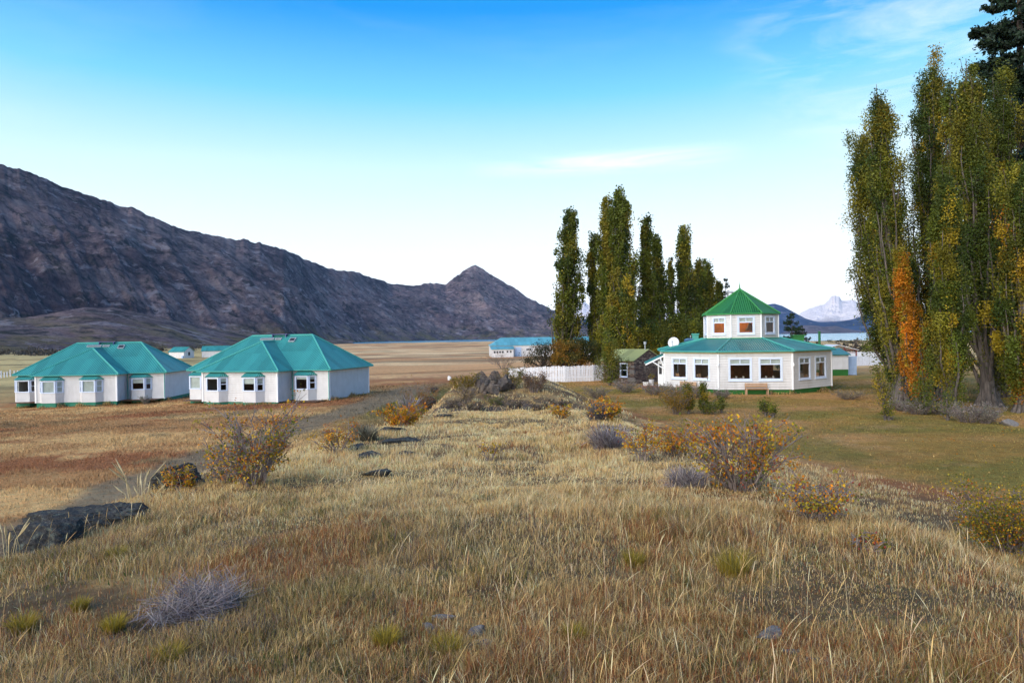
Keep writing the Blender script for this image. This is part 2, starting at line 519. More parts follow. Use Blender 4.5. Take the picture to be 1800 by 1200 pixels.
bn = t.n('ShaderNodeBump', Strength=1.0, Distance=0.06, Height=t.ramp(ve.outputs[0], [(0.0, 0.0), (0.2, 1.0)]))
b = t.n('ShaderNodeBsdfPrincipled', Base_Color=c, Roughness=0.9, Normal=bn.outputs[0])
t.t.links.new(b.outputs[0], out.inputs[0]); M['stone'] = m
#@@TERRAIN
# ------------------------------------------------------------------ ground sheet
C3 = lambda *c: np.array(c, float)
def lerp3(a, b, t):
    return a * (1 - t[..., None]) + b * t[..., None]
def path_mask(x, y):
    cx = np.interp(y, [0, 10, 20, 32, 45, 65, 90, 140], [-12.2, -12.4, -12.9, -13.4, -11.8, -10.2, -9.5, -22])
    wd = np.interp(y, [0, 20, 45, 70, 140], [1.15, 1.3, 1.6, 2.4, 1.2])
    d = np.abs(x - cx) + (fbm(x / 1.5, y / 3, 61, 3) - 0.5) * 1.6
    return 1 - sstep(wd * 0.7, wd * 1.35, d)
def lawn_mask(x, y):
    # mown lawn round the lodge, right of the knoll
    xr = np.interp(y, KY, KXR); wr = np.interp(y, KY, KWR)
    m = sstep(xr + wr * 0.88, xr + wr * 1.02, x + (fbm(x / 2, y / 2, 62, 3) - 0.5) * 1.6)
    return m * (1 - sstep(66, 82, y))
def ground_color(x, y):
    r = np.hypot(x, y)
    az = np.degrees(np.arctan2(x, np.maximum(y, 1e-3)))
    n1 = fbm(x / 9, y / 5, 71, 5, 0.6); n2 = fbm(x / 2.2, y / 1.6, 72, 4, 0.6); n3 = fbm(x / 26, y / 16, 73, 4)
    n4 = fbm(x / 0.8, y / 0.8, 74, 4, 0.6)
    tan = C3(.260, .150, .068); red = C3(.200, .090, .042); yel = C3(.36, .24, .112); drk = C3(.085, .066, .038); grn = C3(.125, .115, .040)
    n5 = fbm(x / 20, y / 5.5, 171, 4, .6)
    c = lerp3(tan, red, sstep(.46, .58, n1)); c = lerp3(c, yel, sstep(.50, .62, n5 * .65 + n2 * .35)); c = lerp3(c, drk, sstep(.54, .68, n2 * .6 + n3 * .4) * .6)
    # far plain: long bands
    b1 = fbm(x / 120, y / 26, 75, 5, 0.6); b2 = fbm(x / 50, y / 9, 76, 4, 0.6)
    far = lerp3(C3(.31, .185, .095), C3(.40, .30, .18), sstep(.46, .62, b1)); far = lerp3(far, C3(.20, .10, .052), sstep(.52, .64, b2) * .8)
    far = lerp3(far, C3(.10, .075, .048), sstep(.60, .70, fbm(x / 80, y / 12, 77, 4)) * .7)
    left_far = sstep(-12, -22, az)
    far = lerp3(far, lerp3(C3(.27, .23, .11), C3(.12, .11, .055), sstep(.45, .6, b2)), left_far * .8)
    dune = lerp3(C3(.33, .24, .13), C3(.16, .12, .06), sstep(.5, .66, fbm(x / 14, y / 14, 78, 4)))
    far = lerp3(far, dune, sstep(8, 18, az))
    c = lerp3(c, far, sstep(75, 130, r))
    # lawn
    L = lawn_mask(x, y)
    lw = lerp3(C3(.185, .122, .036), C3(.245, .145, .058), sstep(.42, .6, n1)); lw = lerp3(lw, C3(.085, .098, .024), sstep(.5, .66, fbm(x / 5, y / 3, 79, 4)) * .5)
    lw = lerp3(lw, C3(.25, .16, .08), sstep(.60, .74, n2) * .5)
    c = lerp3(c, lw, L)
    # knoll
    K = knoll_S(x, y) * (1 - sstep(52, 58, y)); kk = sstep(.04, .25, K) * (1 - L)
    kn = lerp3(C3(.25, .185, .092), C3(.16, .10, .050), sstep(.45, .62, n2)); kn = lerp3(kn, C3(.085, .062, .042), sstep(.50, .64, fbm(x / 1.3, y / 1.1, 80, 4, .6)) * .85)
    hb = np.exp(-((y - 28.5) / 3.2) ** 2) * sstep(.42, .55, fbm(x / 1.7, y / .8, 83, 4, .6))
    kn = lerp3(kn, C3(.055, .045, .040), np.clip(hb * 1.2, 0, 1))
    c = lerp3(c, kn, kk)
    # green strip right of the second house, and behind the houses
    g = np.exp(-((x + 7.5) / 4.0) ** 2 - ((y - 54) / 16.0) ** 2)
    c = lerp3(c, C3(.10, .092, .040), np.clip(g * 1.4, 0, 1) * (1 - kk))
    pm = path_mask(x, y) * (1 - kk) * (1 - L) * (1 - sstep(66, 84, y))
    c = lerp3(c, lerp3(C3(.105, .088, .060), C3(.15, .12, .085), n4), pm * .9)
    lake = sstep(-8.2, -9.0, H(x, y))
    c = lerp3(c, C3(.16, .14, .11), lake)
    return c

NA = 760
az_f = np.radians(np.concatenate([np.linspace(-52, 52, NA), np.linspace(52, 308, 120)[1:-1]]))
NAZ = len(az_f)
rr = np.concatenate([[0.25, 0.6], np.geomspace(1.0, 60, 240), np.geomspace(60, 14000, 180)[1:]])
AA, RR = np.meshgrid(az_f, rr)
X = np.sin(AA) * RR; Y = np.cos(AA) * RR
Z = H(X, Y)
verts = np.stack([X, Y, Z], -1).reshape(-1, 3)
cols = ground_color(X, Y).reshape(-1, 3)
nr = len(rr)
i0 = np.arange(nr - 1)[:, None] * NAZ; k0 = np.arange(NAZ)[None, :]; k1 = (k0 + 1) % NAZ
q = np.stack([i0 + k0, i0 + NAZ + k0, i0 + NAZ + k1, i0 + k1], -1).reshape(-1, 4)[:, ::-1]
center = len(verts)
verts = np.vstack([verts, [[0, 0, Hs(0, 0)]]]); cols = np.vstack([cols, cols[:1]])
tri = np.stack([np.full(NAZ, center), np.arange(NAZ), (np.arange(NAZ) + 1) % NAZ], -1)[:, ::-1]
faces_n = np.concatenate([np.full(len(q), 4), np.full(len(tri), 3)])
m, t, out = mat('ground_grass_and_soil')
at = t.n('ShaderNodeAttribute', {'attribute_name': 'Col'})
ob = t.n('ShaderNodeTexCoord').outputs['Object']
f1_ = t.noise(ob, 1.7, 9, 0.72); f2_ = t.noise(ob, 9.0, 8, 0.75); f3_ = t.noise(t.mapping(ob, (0.05, 0.16, 0.1)), 1.0, 8, 0.7)
v = t.math('ADD', t.math('MULTIPLY', f1_, 0.45), t.math('ADD', t.math('MULTIPLY', f2_, 0.35), t.math('MULTIPLY', f3_, 0.25)))
k = t.ramp(v, [(0.36, 0.45), (0.52, 1.0), (0.68, 1.55)])
c = t.mixc(1.0, at.outputs['Color'], k, 'MULTIPLY')
hue = t.ramp(t.noise(ob, 3.1, 6, 0.7), [(0.4, (1.08, 0.97, 0.86)), (0.62, (0.95, 1.03, 1.02))])
c = t.mixc(1.0, c, hue, 'MULTIPLY')
c = t.mixc(1.0, c, (1.9, 1.8, 1.7), 'MULTIPLY')
b = t.n('ShaderNodeBsdfPrincipled', Base_Color=c, Roughness=0.95)
b.inputs['Specular IOR Level'].default_value = 0.1
bn = t.n('ShaderNodeBump', Strength=0.9, Distance=0.12, Height=t.math('ADD', f2_, t.math('MULTIPLY', t.noise(ob, 28, 5, .7), 0.4)))
t.set(b, 'Normal', bn.outputs[0])
t.t.links.new(b.outputs[0], out.inputs[0]); M['ground'] = m
gnd = np_mesh('ground', verts, faces_n, np.concatenate([q.ravel(), tri.ravel()]), m, cols, smooth=True)
tag(gnd, kind='structure')

# lake: a flat sheet at its level, the ground dips under it
m, t, out = mat('lake_water')
ob = t.n('ShaderNodeTexCoord').outputs['Object']
b = t.n('ShaderNodeBsdfPrincipled', Base_Color=(0.05, 0.30, 0.42), Roughness=0.22)
b.inputs['Specular IOR Level'].default_value = 0.5
bn = t.n('ShaderNodeBump', Strength=0.5, Distance=0.5, Height=t.noise(t.mapping(ob, (0.02, 0.06, 0.1)), 1.0, 6, 0.6))
t.set(b, 'Normal', bn.outputs[0])
t.t.links.new(b.outputs[0], out.inputs[0]); M['water'] = m
lk = MB(); lk.face([(-5000, 480, -9.0), (14000, 480, -9.0), (14000, 14000, -9.0), (-5000, 14000, -9.0)])
tag(lk.build('lake', m), kind='structure')

# ------------------------------------------------------------------ mountains
def yh(px):
    return 592.5 + ROLL * (px - 900)
def rocky(name, stops, bump=14.0, s=1.0, snow=None, veg=None):
    m, t, out = mat(name)
    ob = t.n('ShaderNodeTexCoord').outputs['Object']
    geo = t.n('ShaderNodeNewGeometry')
    n1 = t.noise(t.mapping(ob, (1, 1, 1.6)), 0.006 * s, 10, 0.66, 0.6)
    n2 = t.noise(ob, 0.05 * s, 12, 0.74)
    f = t.math('ADD', t.math('MULTIPLY', n1, 0.52), t.math('MULTIPLY', n2, 0.48))
    c = t.ramp(f, stops)
    broad = t.ramp(t.noise(t.mapping(ob, (1, 1, 1.8), (0, R(25), 0)), 0.0030 * s, 6, 0.6, 0.8), [(0.36, (.55, .52, .58)), (0.50, (1, 1, 1)), (0.64, (1.35, 1.22, 1.18))])
    c = t.mixc(1.0, c, broad, 'MULTIPLY')
    sp = t.n('ShaderNodeSeparateXYZ', Vector=ob)
    if veg:
        vz, col_, amt = veg
        vm = t.n('ShaderNodeMapRange', Value=t.math('ADD', sp.outputs[2], t.math('MULTIPLY', t.noise(ob, 0.01 * s, 6, .6), 120)), From_Min=vz + 60, From_Max=vz)
        vn = t.ramp(t.noise(ob, 0.016 * s, 7, 0.65), [(0.45, 0.0), (0.56, 1.0)])
        c = t.mixc(t.math('MULTIPLY', t.math('MULTIPLY', vm.outputs[0], vn), amt), c, col_)
        dn = t.ramp(t.noise(ob, 0.03 * s, 8, 0.7, 0.3), [(0.52, 0.0), (0.60, 1.0)])
        c = t.mixc(t.math('MULTIPLY', dn, 0.8), c, (0.018, 0.022, 0.024))
    pl = t.ramp(t.noise(t.mapping(ob, (1, 1, 2.2), (R(20), 0, R(30))), 0.02 * s, 8, 0.68, 0.8), [(0.56, 0.0), (0.63, 1.0)])
    if not snow:
        c = t.mixc(t.math('MULTIPLY', pl, 0.6), c, (0.33, 0.30, 0.33))
    rough = 0.95
    if snow:
        z0, z1 = snow
        sn = t.math('ADD', sp.outputs[2], t.math('MULTIPLY', t.math('SUBTRACT', t.noise(ob, 0.006 * s, 9, 0.7), 0.5), (z1 - z0) * 2.2))
        nz_ = t.n('ShaderNodeSeparateXYZ', Vector=geo.outputs['Normal']).outputs[2]
        sm = t.n('ShaderNodeMapRange', Value=sn, From_Min=z0, From_Max=z1)
        st = t.ramp(nz_, [(0.25, 0.25), (0.55, 1.0)])
        c = t.mixc(t.math('MULTIPLY', sm.outputs[0], st), c, (0.95, 0.88, 0.89))
    b = t.n('ShaderNodeBsdfPrincipled', Base_Color=c, Roughness=rough)
    b.inputs['Specular IOR Level'].default_value = 0.08
    bn = t.n('ShaderNodeBump', Strength=1.0, Distance=bump, Height=t.math('ADD', t.noise(ob, 0.02 * s, 9, 0.72, 0.4), t.math('MULTIPLY', n2, 0.5)))
    t.set(b, 'Normal', bn.outputs[0])
    t.t.links.new(b.outputs[0], out.inputs[0])
    return m
def mountain(name, knots, foot, ridge, material, base_z=-9.5, amp=30, nscale=180, naz=420, nr=110, pw=1.25, seed=1, jag=3.0, back=1.5, smooth=.12):
    """knots: (px, py) of the crest; foot/ridge: (px, forward distance) lists"""
    kx, ky = zip(*knots)
    px = np.linspace(kx[0], kx[-1], naz)
    py = np.interp(px, kx, ky)
    Df = np.interp(px, *zip(*foot)); Dr = np.interp(px, *zip(*ridge))
    tanx = (px - 900) / FPX
    zr = (yh(px) - py) / FPX * Dr
    kern = np.exp(-np.linspace(-2.2, 2.2, max(5, int(naz * smooth) | 1)) ** 2); kern /= kern.sum()
    zsm = np.convolve(np.pad(zr, len(kern) // 2, mode='edge'), kern, 'valid')
    zr = zr + (fbm(px / 14, px * 0, seed + 5, 5, .6) - .5) * jag * Dr / FPX * 2
    rows = []
    ts = np.concatenate([np.linspace(0, 1, nr), np.linspace(1, 2, 14)[1:]])
    for tt in ts:
        if tt <= 1:
            D = Df + (Dr - Df) * tt
            zz = zsm + (zr - zsm) * float(sstep(.55, 1.0, tt)) * 1.0
            pz = base_z + (zz - base_z) * (0.25 * tt + 0.75 * tt ** pw)
            e = math.sin(math.pi * min(1, tt * 1.02)) ** 0.7 * (1 - 0.35 * tt)
        else:
            D = Dr * (1 + (back - 1) * (tt - 1)); pz = base_z + (zr - base_z) * (1 - (tt - 1) ** 0.8); e = 0.3
        Xq = tanx * D; Yq = D
        n = fbm(Xq / nscale, Yq / nscale, seed, 6, .52, True) - .55
        n2 = fbm(Xq / nscale * 3.1, Yq / nscale * 3.1, seed + 9, 5, .55, True) - .55
        gul = fbm(px / 60 + tt * 2.2 + (n - .1) * .6, Yq / (nscale * 2.5), seed + 13, 4, .55, True) - .55
        hgt = np.clip((zsm - base_z) / 150, 0.15, 1.2)
        z = pz + (n * amp + n2 * amp * .45 + gul * amp * .4) * e * hgt
        lim = np.where(tt < 0.97, zr / Dr * D * (0.995) - 0.004 * D * (1 - tt), 1e9) if tt < 0.97 else 1e9
        z = np.minimum(z, lim) if tt < 0.97 else z
        rows.append(np.stack([Xq, Yq, z], -1))
    V = np.array(rows); n_r = len(ts)
    i0 = np.arange(n_r - 1)[:, None] * naz; k0 = np.arange(naz - 1)[None, :]
    q = np.stack([i0 + k0, i0 + k0 + 1, i0 + naz + k0 + 1, i0 + naz + k0], -1).reshape(-1, 4)
    o = np_mesh(name, V.reshape(-1, 3), np.full(len(q), 4), q.ravel(), material, smooth=True)
    tag(o, kind='structure')
    return o
mt_left = rocky('purple_rock_slope', [(0.36, (.022, .019, .026)), (0.45, (.085, .066, .078)), (0.53, (.165, .128, .134)), (0.61, (.25, .20, .195)), (0.70, (.38, .33, .32))],
                16, 1.0, veg=(55, (.15, .125, .058), .85))
crest = [(-700, 130), (-400, 170), (-200, 225), (0, 287), (50, 300), (120, 330), (165, 343), (200, 357), (240, 366), (275, 384), (300, 396), (330, 403), (380, 415), (415, 420), (440, 423), (480, 433), (500, 437), (540, 457), (575, 471), (610, 474), (640, 481), (690, 499), (730, 503), (750, 499), (770, 497), (787, 500),
         (800, 489), (813, 480), (825, 472.5), (838, 463), (850, 471), (862, 479.5), (880, 491), (896, 502), (915, 511), (930, 524), (945, 531), (965, 539), (985, 552), (1010, 563), (1040, 575), (1080, 584), (1120, 588)]
mountain('mountain', crest, [(-700, 520), (0, 800), (300, 1000), (500, 1300), (640, 2300), (800, 3000), (1000, 3300), (1120, 3400)],
         [(-700, 1250), (0, 1500), (300, 1900), (500, 2400), (690, 3600), (838, 4100), (975, 4300), (1120, 4300)], mt_left, amp=78, nscale=320, naz=1000, nr=220, seed=3, pw=1.55, jag=4.5)
# low foothill in front, left: grassy bench below the rock
mt_foot = rocky('grassy_foothill', [(0.34, (.022, .022, .026)), (0.46, (.085, .068, .060)), (0.56, (.15, .125, .075)), (0.70, (.24, .20, .18))], 6, 3.0, veg=(40, (.15, .130, .055), .45))
mountain('foothill', [(-700, 520), (-300, 540), (-60, 562), (60, 556), (150, 540), (200, 541), (260, 553), (340, 570), (420, 585), (520, 592), (620, 597)],
         [(-700, 480), (0, 600), (300, 760), (620, 1250)], [(-700, 700), (0, 860), (180, 980), (300, 1050), (620, 1500)], mt_left, base_z=-7.5, amp=20, nscale=120, naz=420, nr=90, seed=23, jag=2.0)
mt_hazed = rocky('haze_tinted_rock', [(0.3, (.030, .050, .11)), (0.6, (.05, .08, .16)), (0.8, (.10, .12, .20))], 20, .6)  # blue of distance haze put into the rock's base colours
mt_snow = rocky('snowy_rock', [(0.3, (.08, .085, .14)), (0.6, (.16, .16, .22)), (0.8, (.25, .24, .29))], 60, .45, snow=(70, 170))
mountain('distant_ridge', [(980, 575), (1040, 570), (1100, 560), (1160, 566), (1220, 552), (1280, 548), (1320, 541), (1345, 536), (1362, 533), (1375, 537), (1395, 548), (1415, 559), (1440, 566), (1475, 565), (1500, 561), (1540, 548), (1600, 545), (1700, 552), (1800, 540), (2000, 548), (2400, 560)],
         [(980, 5800), (2400, 5800)], [(980, 6800), (2400, 6800)], mt_hazed, base_z=-12, amp=70, nscale=700, naz=420, nr=60, seed=43, jag=1.0)
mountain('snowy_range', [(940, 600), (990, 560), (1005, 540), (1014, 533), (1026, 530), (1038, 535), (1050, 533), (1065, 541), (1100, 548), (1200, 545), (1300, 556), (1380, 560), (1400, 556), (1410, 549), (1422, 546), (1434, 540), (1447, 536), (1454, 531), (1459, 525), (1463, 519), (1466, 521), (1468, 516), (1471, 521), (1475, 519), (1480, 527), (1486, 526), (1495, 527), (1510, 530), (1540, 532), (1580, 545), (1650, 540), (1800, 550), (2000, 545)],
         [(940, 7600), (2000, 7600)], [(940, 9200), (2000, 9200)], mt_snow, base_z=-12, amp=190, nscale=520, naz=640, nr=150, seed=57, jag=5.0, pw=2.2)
mt_low = rocky('low_shore_hill', [(0.3, (.07, .06, .085)), (0.6, (.15, .12, .13)), (0.8, (.25, .19, .17))], 10, 1.2)
mountain('shore_hill', [(1370, 587), (1395, 577), (1415, 571), (1432, 572), (1450, 574), (1470, 573), (1490, 578), (1510, 582), (1530, 584), (1560, 584)],
         [(1370, 4600), (1560, 4600)], [(1370, 5200), (1560, 5200)], mt_low, base_z=-12, amp=50, nscale=350, naz=160, nr=50, seed=67, jag=1.0)
mountain('hazy_shoulder', [(970, 590), (985, 575), (1000, 566), (1015, 563), (1030, 560), (1045, 566), (1060, 572), (1090, 584), (1120, 588)],
         [(970, 4900), (1120, 4900)], [(970, 5500), (1120, 5500)], mt_hazed, base_z=-12, amp=60, nscale=500, naz=140, nr=50, seed=87, jag=1.0)
#@@BUILDINGS
# ------------------------------------------------------------------ building helpers
def wall_frame(o, u, n):
    """local wall frame: a along the wall, b up, c outward"""
    o = Vector(o); u = Vector(u).normalized(); n = Vector(n).normalized()
    return lambda a, b, c=0.0: o + u * a + Vector((0, 0, b)) + n * c
def clapboards(mb, fr, w, h, openings=(), board=0.18, lip=0.04, thick=0.10, a0=0.0):
    """lapped boards with real thickness, cut round the openings (a0, a1, b0, b1)"""
    nb = max(1, round(h / board)); bh = h / nb
    for r in range(nb):
        z0, z1 = r * bh, (r + 1) * bh
        cuts = sorted({z0, z1, *[z for o in openings for z in o[2:4] if z0 < z < z1]})
        for lo, hi in zip(cuts[:-1], cuts[1:]):
            mid = (lo + hi) / 2
            spans = [(a0, w)]
            for o in openings:
                if o[2] < mid < o[3]:
                    ns = []
                    for s0, s1 in spans:
                        if o[1] <= s0 or o[0] >= s1: ns.append((s0, s1)); continue
                        if o[0] > s0: ns.append((s0, o[0]))
                        if o[1] < s1: ns.append((o[1], s1))
                    spans = ns
            tl = lip * (1 - (lo - z0) / bh); th = lip * (1 - (hi - z0) / bh)
            gap = 0.02 if lo == z0 else 0.0
            for s0, s1 in spans:
                if gap:        # the shadow gap under each board
                    bx(mb, fr, s0, s1, lo, lo + gap, -thick, -0.025)
                    lo_ = lo + gap
                else:
                    lo_ = lo
                mb.hexa([fr(s0, lo_, tl), fr(s1, lo_, tl), fr(s1, lo_, -thick), fr(s0, lo_, -thick),
                         fr(s0, hi, th + .001), fr(s1, hi, th + .001), fr(s1, hi, -thick), fr(s0, hi, -thick)])
def bx(mb, fr, a0, a1, b0, b1, c0, c1):
    mb.hexa([fr(a0, b0, c1), fr(a1, b0, c1), fr(a1, b0, c0), fr(a0, b0, c0), fr(a0, b1, c1), fr(a1, b1, c1), fr(a1, b1, c0), fr(a0, b1, c0)])
def quad_uv(mb, pts, thick=0.05):
    """a roof plane: pts[0]->pts[1] is the eave; uv measured along eave and up the slope; with thickness"""
    pts = [Vector(p) for p in pts]
    e = (pts[1] - pts[0]).normalized()
    nrm = e.cross(pts[-1] - pts[0]).normalized()
    if nrm.z < 0: nrm = -nrm
    s = nrm.cross(e)
    if s.z < 0: s = -s
    uv = [((p - pts[0]).dot(e), (p - pts[0]).dot(s)) for p in pts]
    mb.face(pts, uv)
    dn = [p - nrm * thick for p in pts]
    mb.face(list(reversed(dn)), list(reversed(uv)))
    for i in range(len(pts)):
        j = (i + 1) % len(pts)
        mb.face([pts[i], dn[i], dn[j], pts[j]], [uv[i], uv[i], uv[j], uv[j]])
def sash_window(parent, fr, a0, a1, b0, b1, casing=0.11, transom=None, mull=False, mat_f=None, glass=None, blind=None, name='window', rail=None):
    """fr wall frame; a0..b1 the outer edge of the casing; returns the window part"""
    mat_f = mat_f or M['trim']; glass = glass or M['glass']
    f = MB()
    bx(f, fr, a0, a1, b1 - casing, b1, -0.06, 0.055); bx(f, fr, a0, a1, b0, b0 + casing, -0.06, 0.058)
    bx(f, fr, a0, a0 + casing, b0 + casing, b1 - casing, -0.06, 0.05); bx(f, fr, a1 - casing, a1, b0 + casing, b1 - casing, -0.06, 0.05)
    bx(f, fr, a0 - 0.03, a1 + 0.03, b0 - 0.035, b0, -0.03, 0.10)
    ia0, ia1, ib0, ib1 = a0 + casing, a1 - casing, b0 + casing, b1 - casing
    s = 0.035
    bx(f, fr, ia0, ia0 + s, ib0, ib1, -0.05, 0.015); bx(f, fr, ia1 - s, ia1, ib0, ib1, -0.05, 0.015)
    bx(f, fr, ia0 + s, ia1 - s, ib0, ib0 + s, -0.05, 0.013); bx(f, fr, ia0 + s, ia1 - s, ib1 - s, ib1, -0.05, 0.013)
    if transom:
        zt = ib1 - transom
        bx(f, fr, ia0 + s, ia1 - s, zt - 0.085, zt, -0.05, 0.025)
        am = (ia0 + ia1) / 2
        bx(f, fr, am - 0.03, am + 0.03, zt, ib1 - s, -0.05, 0.018)
    if rail:
        zr_ = ib0 + (ib1 - ib0) * rail
        bx(f, fr, ia0 + s, ia1 - s, zr_ - 0.025, zr_ + 0.025, -0.05, 0.016)
    w_ = f.build(name, mat_f, parent)
    g = MB()
    g.face([fr(ia0 + .01, ib0 + .01, -0.02), fr(ia1 - .01, ib0 + .01, -0.02), fr(ia1 - .01, ib1 - .01, -0.02), fr(ia0 + .01, ib1 - .01, -0.02)])
    g.build('pane', glass, w_)
    if blind:
        bb = MB(); lo = ib1 - (ib1 - ib0) * blind
        bx(bb, fr, ia0 + .01, ia1 - .01, lo, ib1 - .01, -0.10, -0.085)
        bb.build('blind', M['blind'], w_)
    return w_
def hip_cap(mb, a, b, r=0.07):
    mb.tube([a, b], r, 6)

# ------------------------------------------------------------------ the two guest houses with bay windows
def guest_house(loc, rz, label, plinth, plinth_mat, blinds, group):
    hs = empty('guest_house', loc, rz, label, 'house', group)
    W0, W1, DEP, HT = -6.8, 6.8, 7.3, 2.62
    GX0, GX1, GY = -4.0, 3.25, -2.2
    wb = MB()
    bays = [(-6.05, 0.0, 0), (-2.55, GY, 1), (1.0, GY, 2), (4.55, 0.0, 3)]     # centre x, wall y
    segs = [((W0, 0, 0), (1, 0, 0), (0, -1, 0), GX0 - W0 - .02), ((GX0, GY, 0), (1, 0, 0), (0, -1, 0), GX1 - GX0), ((GX1, 0, 0), (1, 0, 0), (0, -1, 0), W1 - GX1),
            ((GX1, GY, 0), (0, 1, 0), (1, 0, 0), -GY), ((GX0, 0, 0), (0, -1, 0), (-1, 0, 0), -GY), ((W1, 0, 0), (0, 1, 0), (1, 0, 0), DEP), ((W0, DEP, 0), (0, -1, 0), (-1, 0, 0), DEP), ((W1, DEP, 0), (-1, 0, 0), (0, 1, 0), W1 - W0)]
    BW = 1.06                                                                 # half width of a bay at the wall
    for o, u, n, w_ in segs:
        fr = wall_frame(o, u, n)
        ops = [(bxc - BW + .05 - o[0], bxc + BW - .05 - o[0], 0.05, 2.25) for bxc, wy, _ in bays if u == (1, 0, 0) and abs(o[1] - wy) < .01 and o[0] - .5 < bxc < o[0] + w_ + .5]
        ops = [(max(.02, q[0]), min(w_ - .02, q[1]), q[2], q[3]) for q in ops]
        clapboards(wb, fr, w_, HT, ops, 0.19)
    wb.build('wall', M['white'], hs)
    for x, y in ((W0, 0), (W1, 0), (W1, DEP), (W0, DEP), (GX0, GY), (GX1, GY)):
        tb = MB(); tb.box(x - .075, x + .075, y - .075, y + .075, 0.0, HT)
        tb.build('corner_board', M['trim_white'], hs)
    pb = MB()
    poly = [(W0 + .03, .03), (GX0 + .03, .03), (GX0 + .03, GY + .03), (GX1 - .03, GY + .03), (GX1 - .03, .03), (W1 - .03, .03), (W1 - .03, DEP - .03), (W0 + .03, DEP - .03)]
    pb.prism(poly, -plinth - 0.5, -0.004)
    pb.build('plinth', plinth_mat, hs)
    # hipped roof: main block plus the front wing
    ov = 0.36; sl = 0.745
    x0, x1, y0, y1 = W0 - ov, W1 + ov, -ov, DEP + ov
    half = (y1 - y0) / 2; zr_ = HT + half * sl; ym = (y0 + y1) / 2
    A, B, Cc, D_ = (x0, y0, HT), (x1, y0, HT), (x1, y1, HT), (x0, y1, HT)
    E, F = (x0 + half, ym, zr_), (x1 - half, ym, zr_)
    rb = MB()
    quad_uv(rb, [A, B, F, E]); quad_uv(rb, [B, Cc, F]); quad_uv(rb, [Cc, D_, E, F]); quad_uv(rb, [D_, A, E])
    gx0, gx1, gy = GX0 - ov, GX1 + ov, GY - ov
    gh = (gx1 - gx0) / 2; gz = HT + 2.45; run = 3.65; gxm = (gx0 + gx1) / 2
    yb = y0 + (gz - HT) / sl
    a, b_, c_, d_ = (gx0, gy, HT + .004), (gx1, gy, HT + .004), (gx1, y0, HT + .004), (gx0, y0, HT + .004)
    e, f = (gxm, gy + run, gz), (gxm, yb, gz)
    quad_uv(rb, [a, b_, e]); quad_uv(rb, [b_, c_, f, e]); quad_uv(rb, [d_, a, e, f])
    rf = rb.build('roof', M['teal'], hs, uv=True)
    cb = MB()
    for p, q in ((A, E), (B, F), (Cc, F), (D_, E), (E, F), (a, e), (b_, e), (e, f)):
        hip_cap(cb, p, q, 0.085)
    cb.build('ridge_cap', M['teal_flash'], rf)
    gb = MB()
    eaves = [(A, d_), (d_, a), (a, b_), (b_, c_), (c_, B), (B, Cc), (Cc, D_), (D_, A)]
    for p, q in eaves:
        p = Vector(p); q = Vector(q); p.z = q.z = HT - .045
        gb.tube([p, q], 0.055, 6)
    for x, y in ((GX1 + .1, -.1), (W1 + .02, -.12)):
        gb.tube([(x, y, 0.05), (x, y, HT - .05)], 0.035, 6)
    gb.build('gutter', M['teal_flash'], hs)
    sf = MB()
    sf.prism([(x0 + .05, y0 + .05), (gx0 + .05, y0 + .05), (gx0 + .05, gy + .05), (gx1 - .05, gy + .05), (gx1 - .05, y0 + .05), (x1 - .05, y0 + .05), (x1 - .05, y1 - .05), (x0 + .05, y1 - .05)], HT - .028, HT - .004)
    sf.build('soffit', M['trim_white'], hs)
    # roof windows and a flat blue collector on the ridge
    def on_roof(x, v, up=.07):      # v: distance from the front eave along y
        return Vector((x, y0 + v, HT + v * sl + up))
    nrm = Vector((0, -sl, 1)).normalized()
    for (xa, xb, va, vb, mname, fname, nm) in ((1.15, 1.75, 3.15, 3.60, 'teal_flash', 'glass_side', 'roof_window'), (-1.95, -.55, 3.42, 3.62, 'teal_flash', 'glass_side', 'roof_window'), (-.4, .25, 3.42, 3.62, 'teal_flash', 'glass_side', 'roof_window')):
        k = MB()
        c4 = [on_roof(xa, va, .01), on_roof(xb, va, .01), on_roof(xb, vb, .01), on_roof(xa, vb, .01)]
        k.hexa(c4 + [p + nrm * .09 for p in c4])
        fw = k.build(nm, M['grey'], hs)
        k = MB(); ins = .06
        c4 = [on_roof(xa + ins, va + ins, .01) + nrm * .095, on_roof(xb - ins, va + ins, .01) + nrm * .095, on_roof(xb - ins, vb - ins, .01) + nrm * .095, on_roof(xa + ins, vb - ins, .01) + nrm * .095]
        k.face(c4); k.build('pane', M['dark'], fw)
    k = MB(); k.box(-.95, .75, ym - .4, ym + .4, zr_ + .07, zr_ + .12)
    for xq in (-.9, .5):
        k.box(xq, xq + .06, ym - .3, ym + .3, zr_ - .25, zr_ + .068)
    k.build('solar_collector', M['panel_blue'], hs)
    # dark floor, back partition: what one sees through the glass
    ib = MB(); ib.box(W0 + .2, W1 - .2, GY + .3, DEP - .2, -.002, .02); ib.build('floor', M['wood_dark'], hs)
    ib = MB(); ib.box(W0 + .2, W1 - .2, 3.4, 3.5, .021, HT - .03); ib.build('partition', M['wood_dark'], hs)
    # bays
    for bi, (cx, wy, k) in enumerate(bays):
        dp, hw2 = 0.62, 0.60
        z0, zs, zt_ = 0.0, 0.93, 2.07
        pl = [(cx - BW, wy), (cx - hw2, wy - dp), (cx + hw2, wy - dp), (cx + BW, wy)]
        body = MB()
        faces = []
        for i in range(3):
            p, q = Vector((*pl[i], 0)), Vector((*pl[i + 1], 0))
            u = (q - p); L = u.length; u.normalize(); n = Vector((u.y, -u.x, 0))
            fr = wall_frame(p, u, n)
            clapboards(body, fr, L, zs, (), 0.17, 0.02, 0.06)
            faces.append((fr, L))
        bay = body.build('bay_window', M['white'], hs)
        pp = MB()
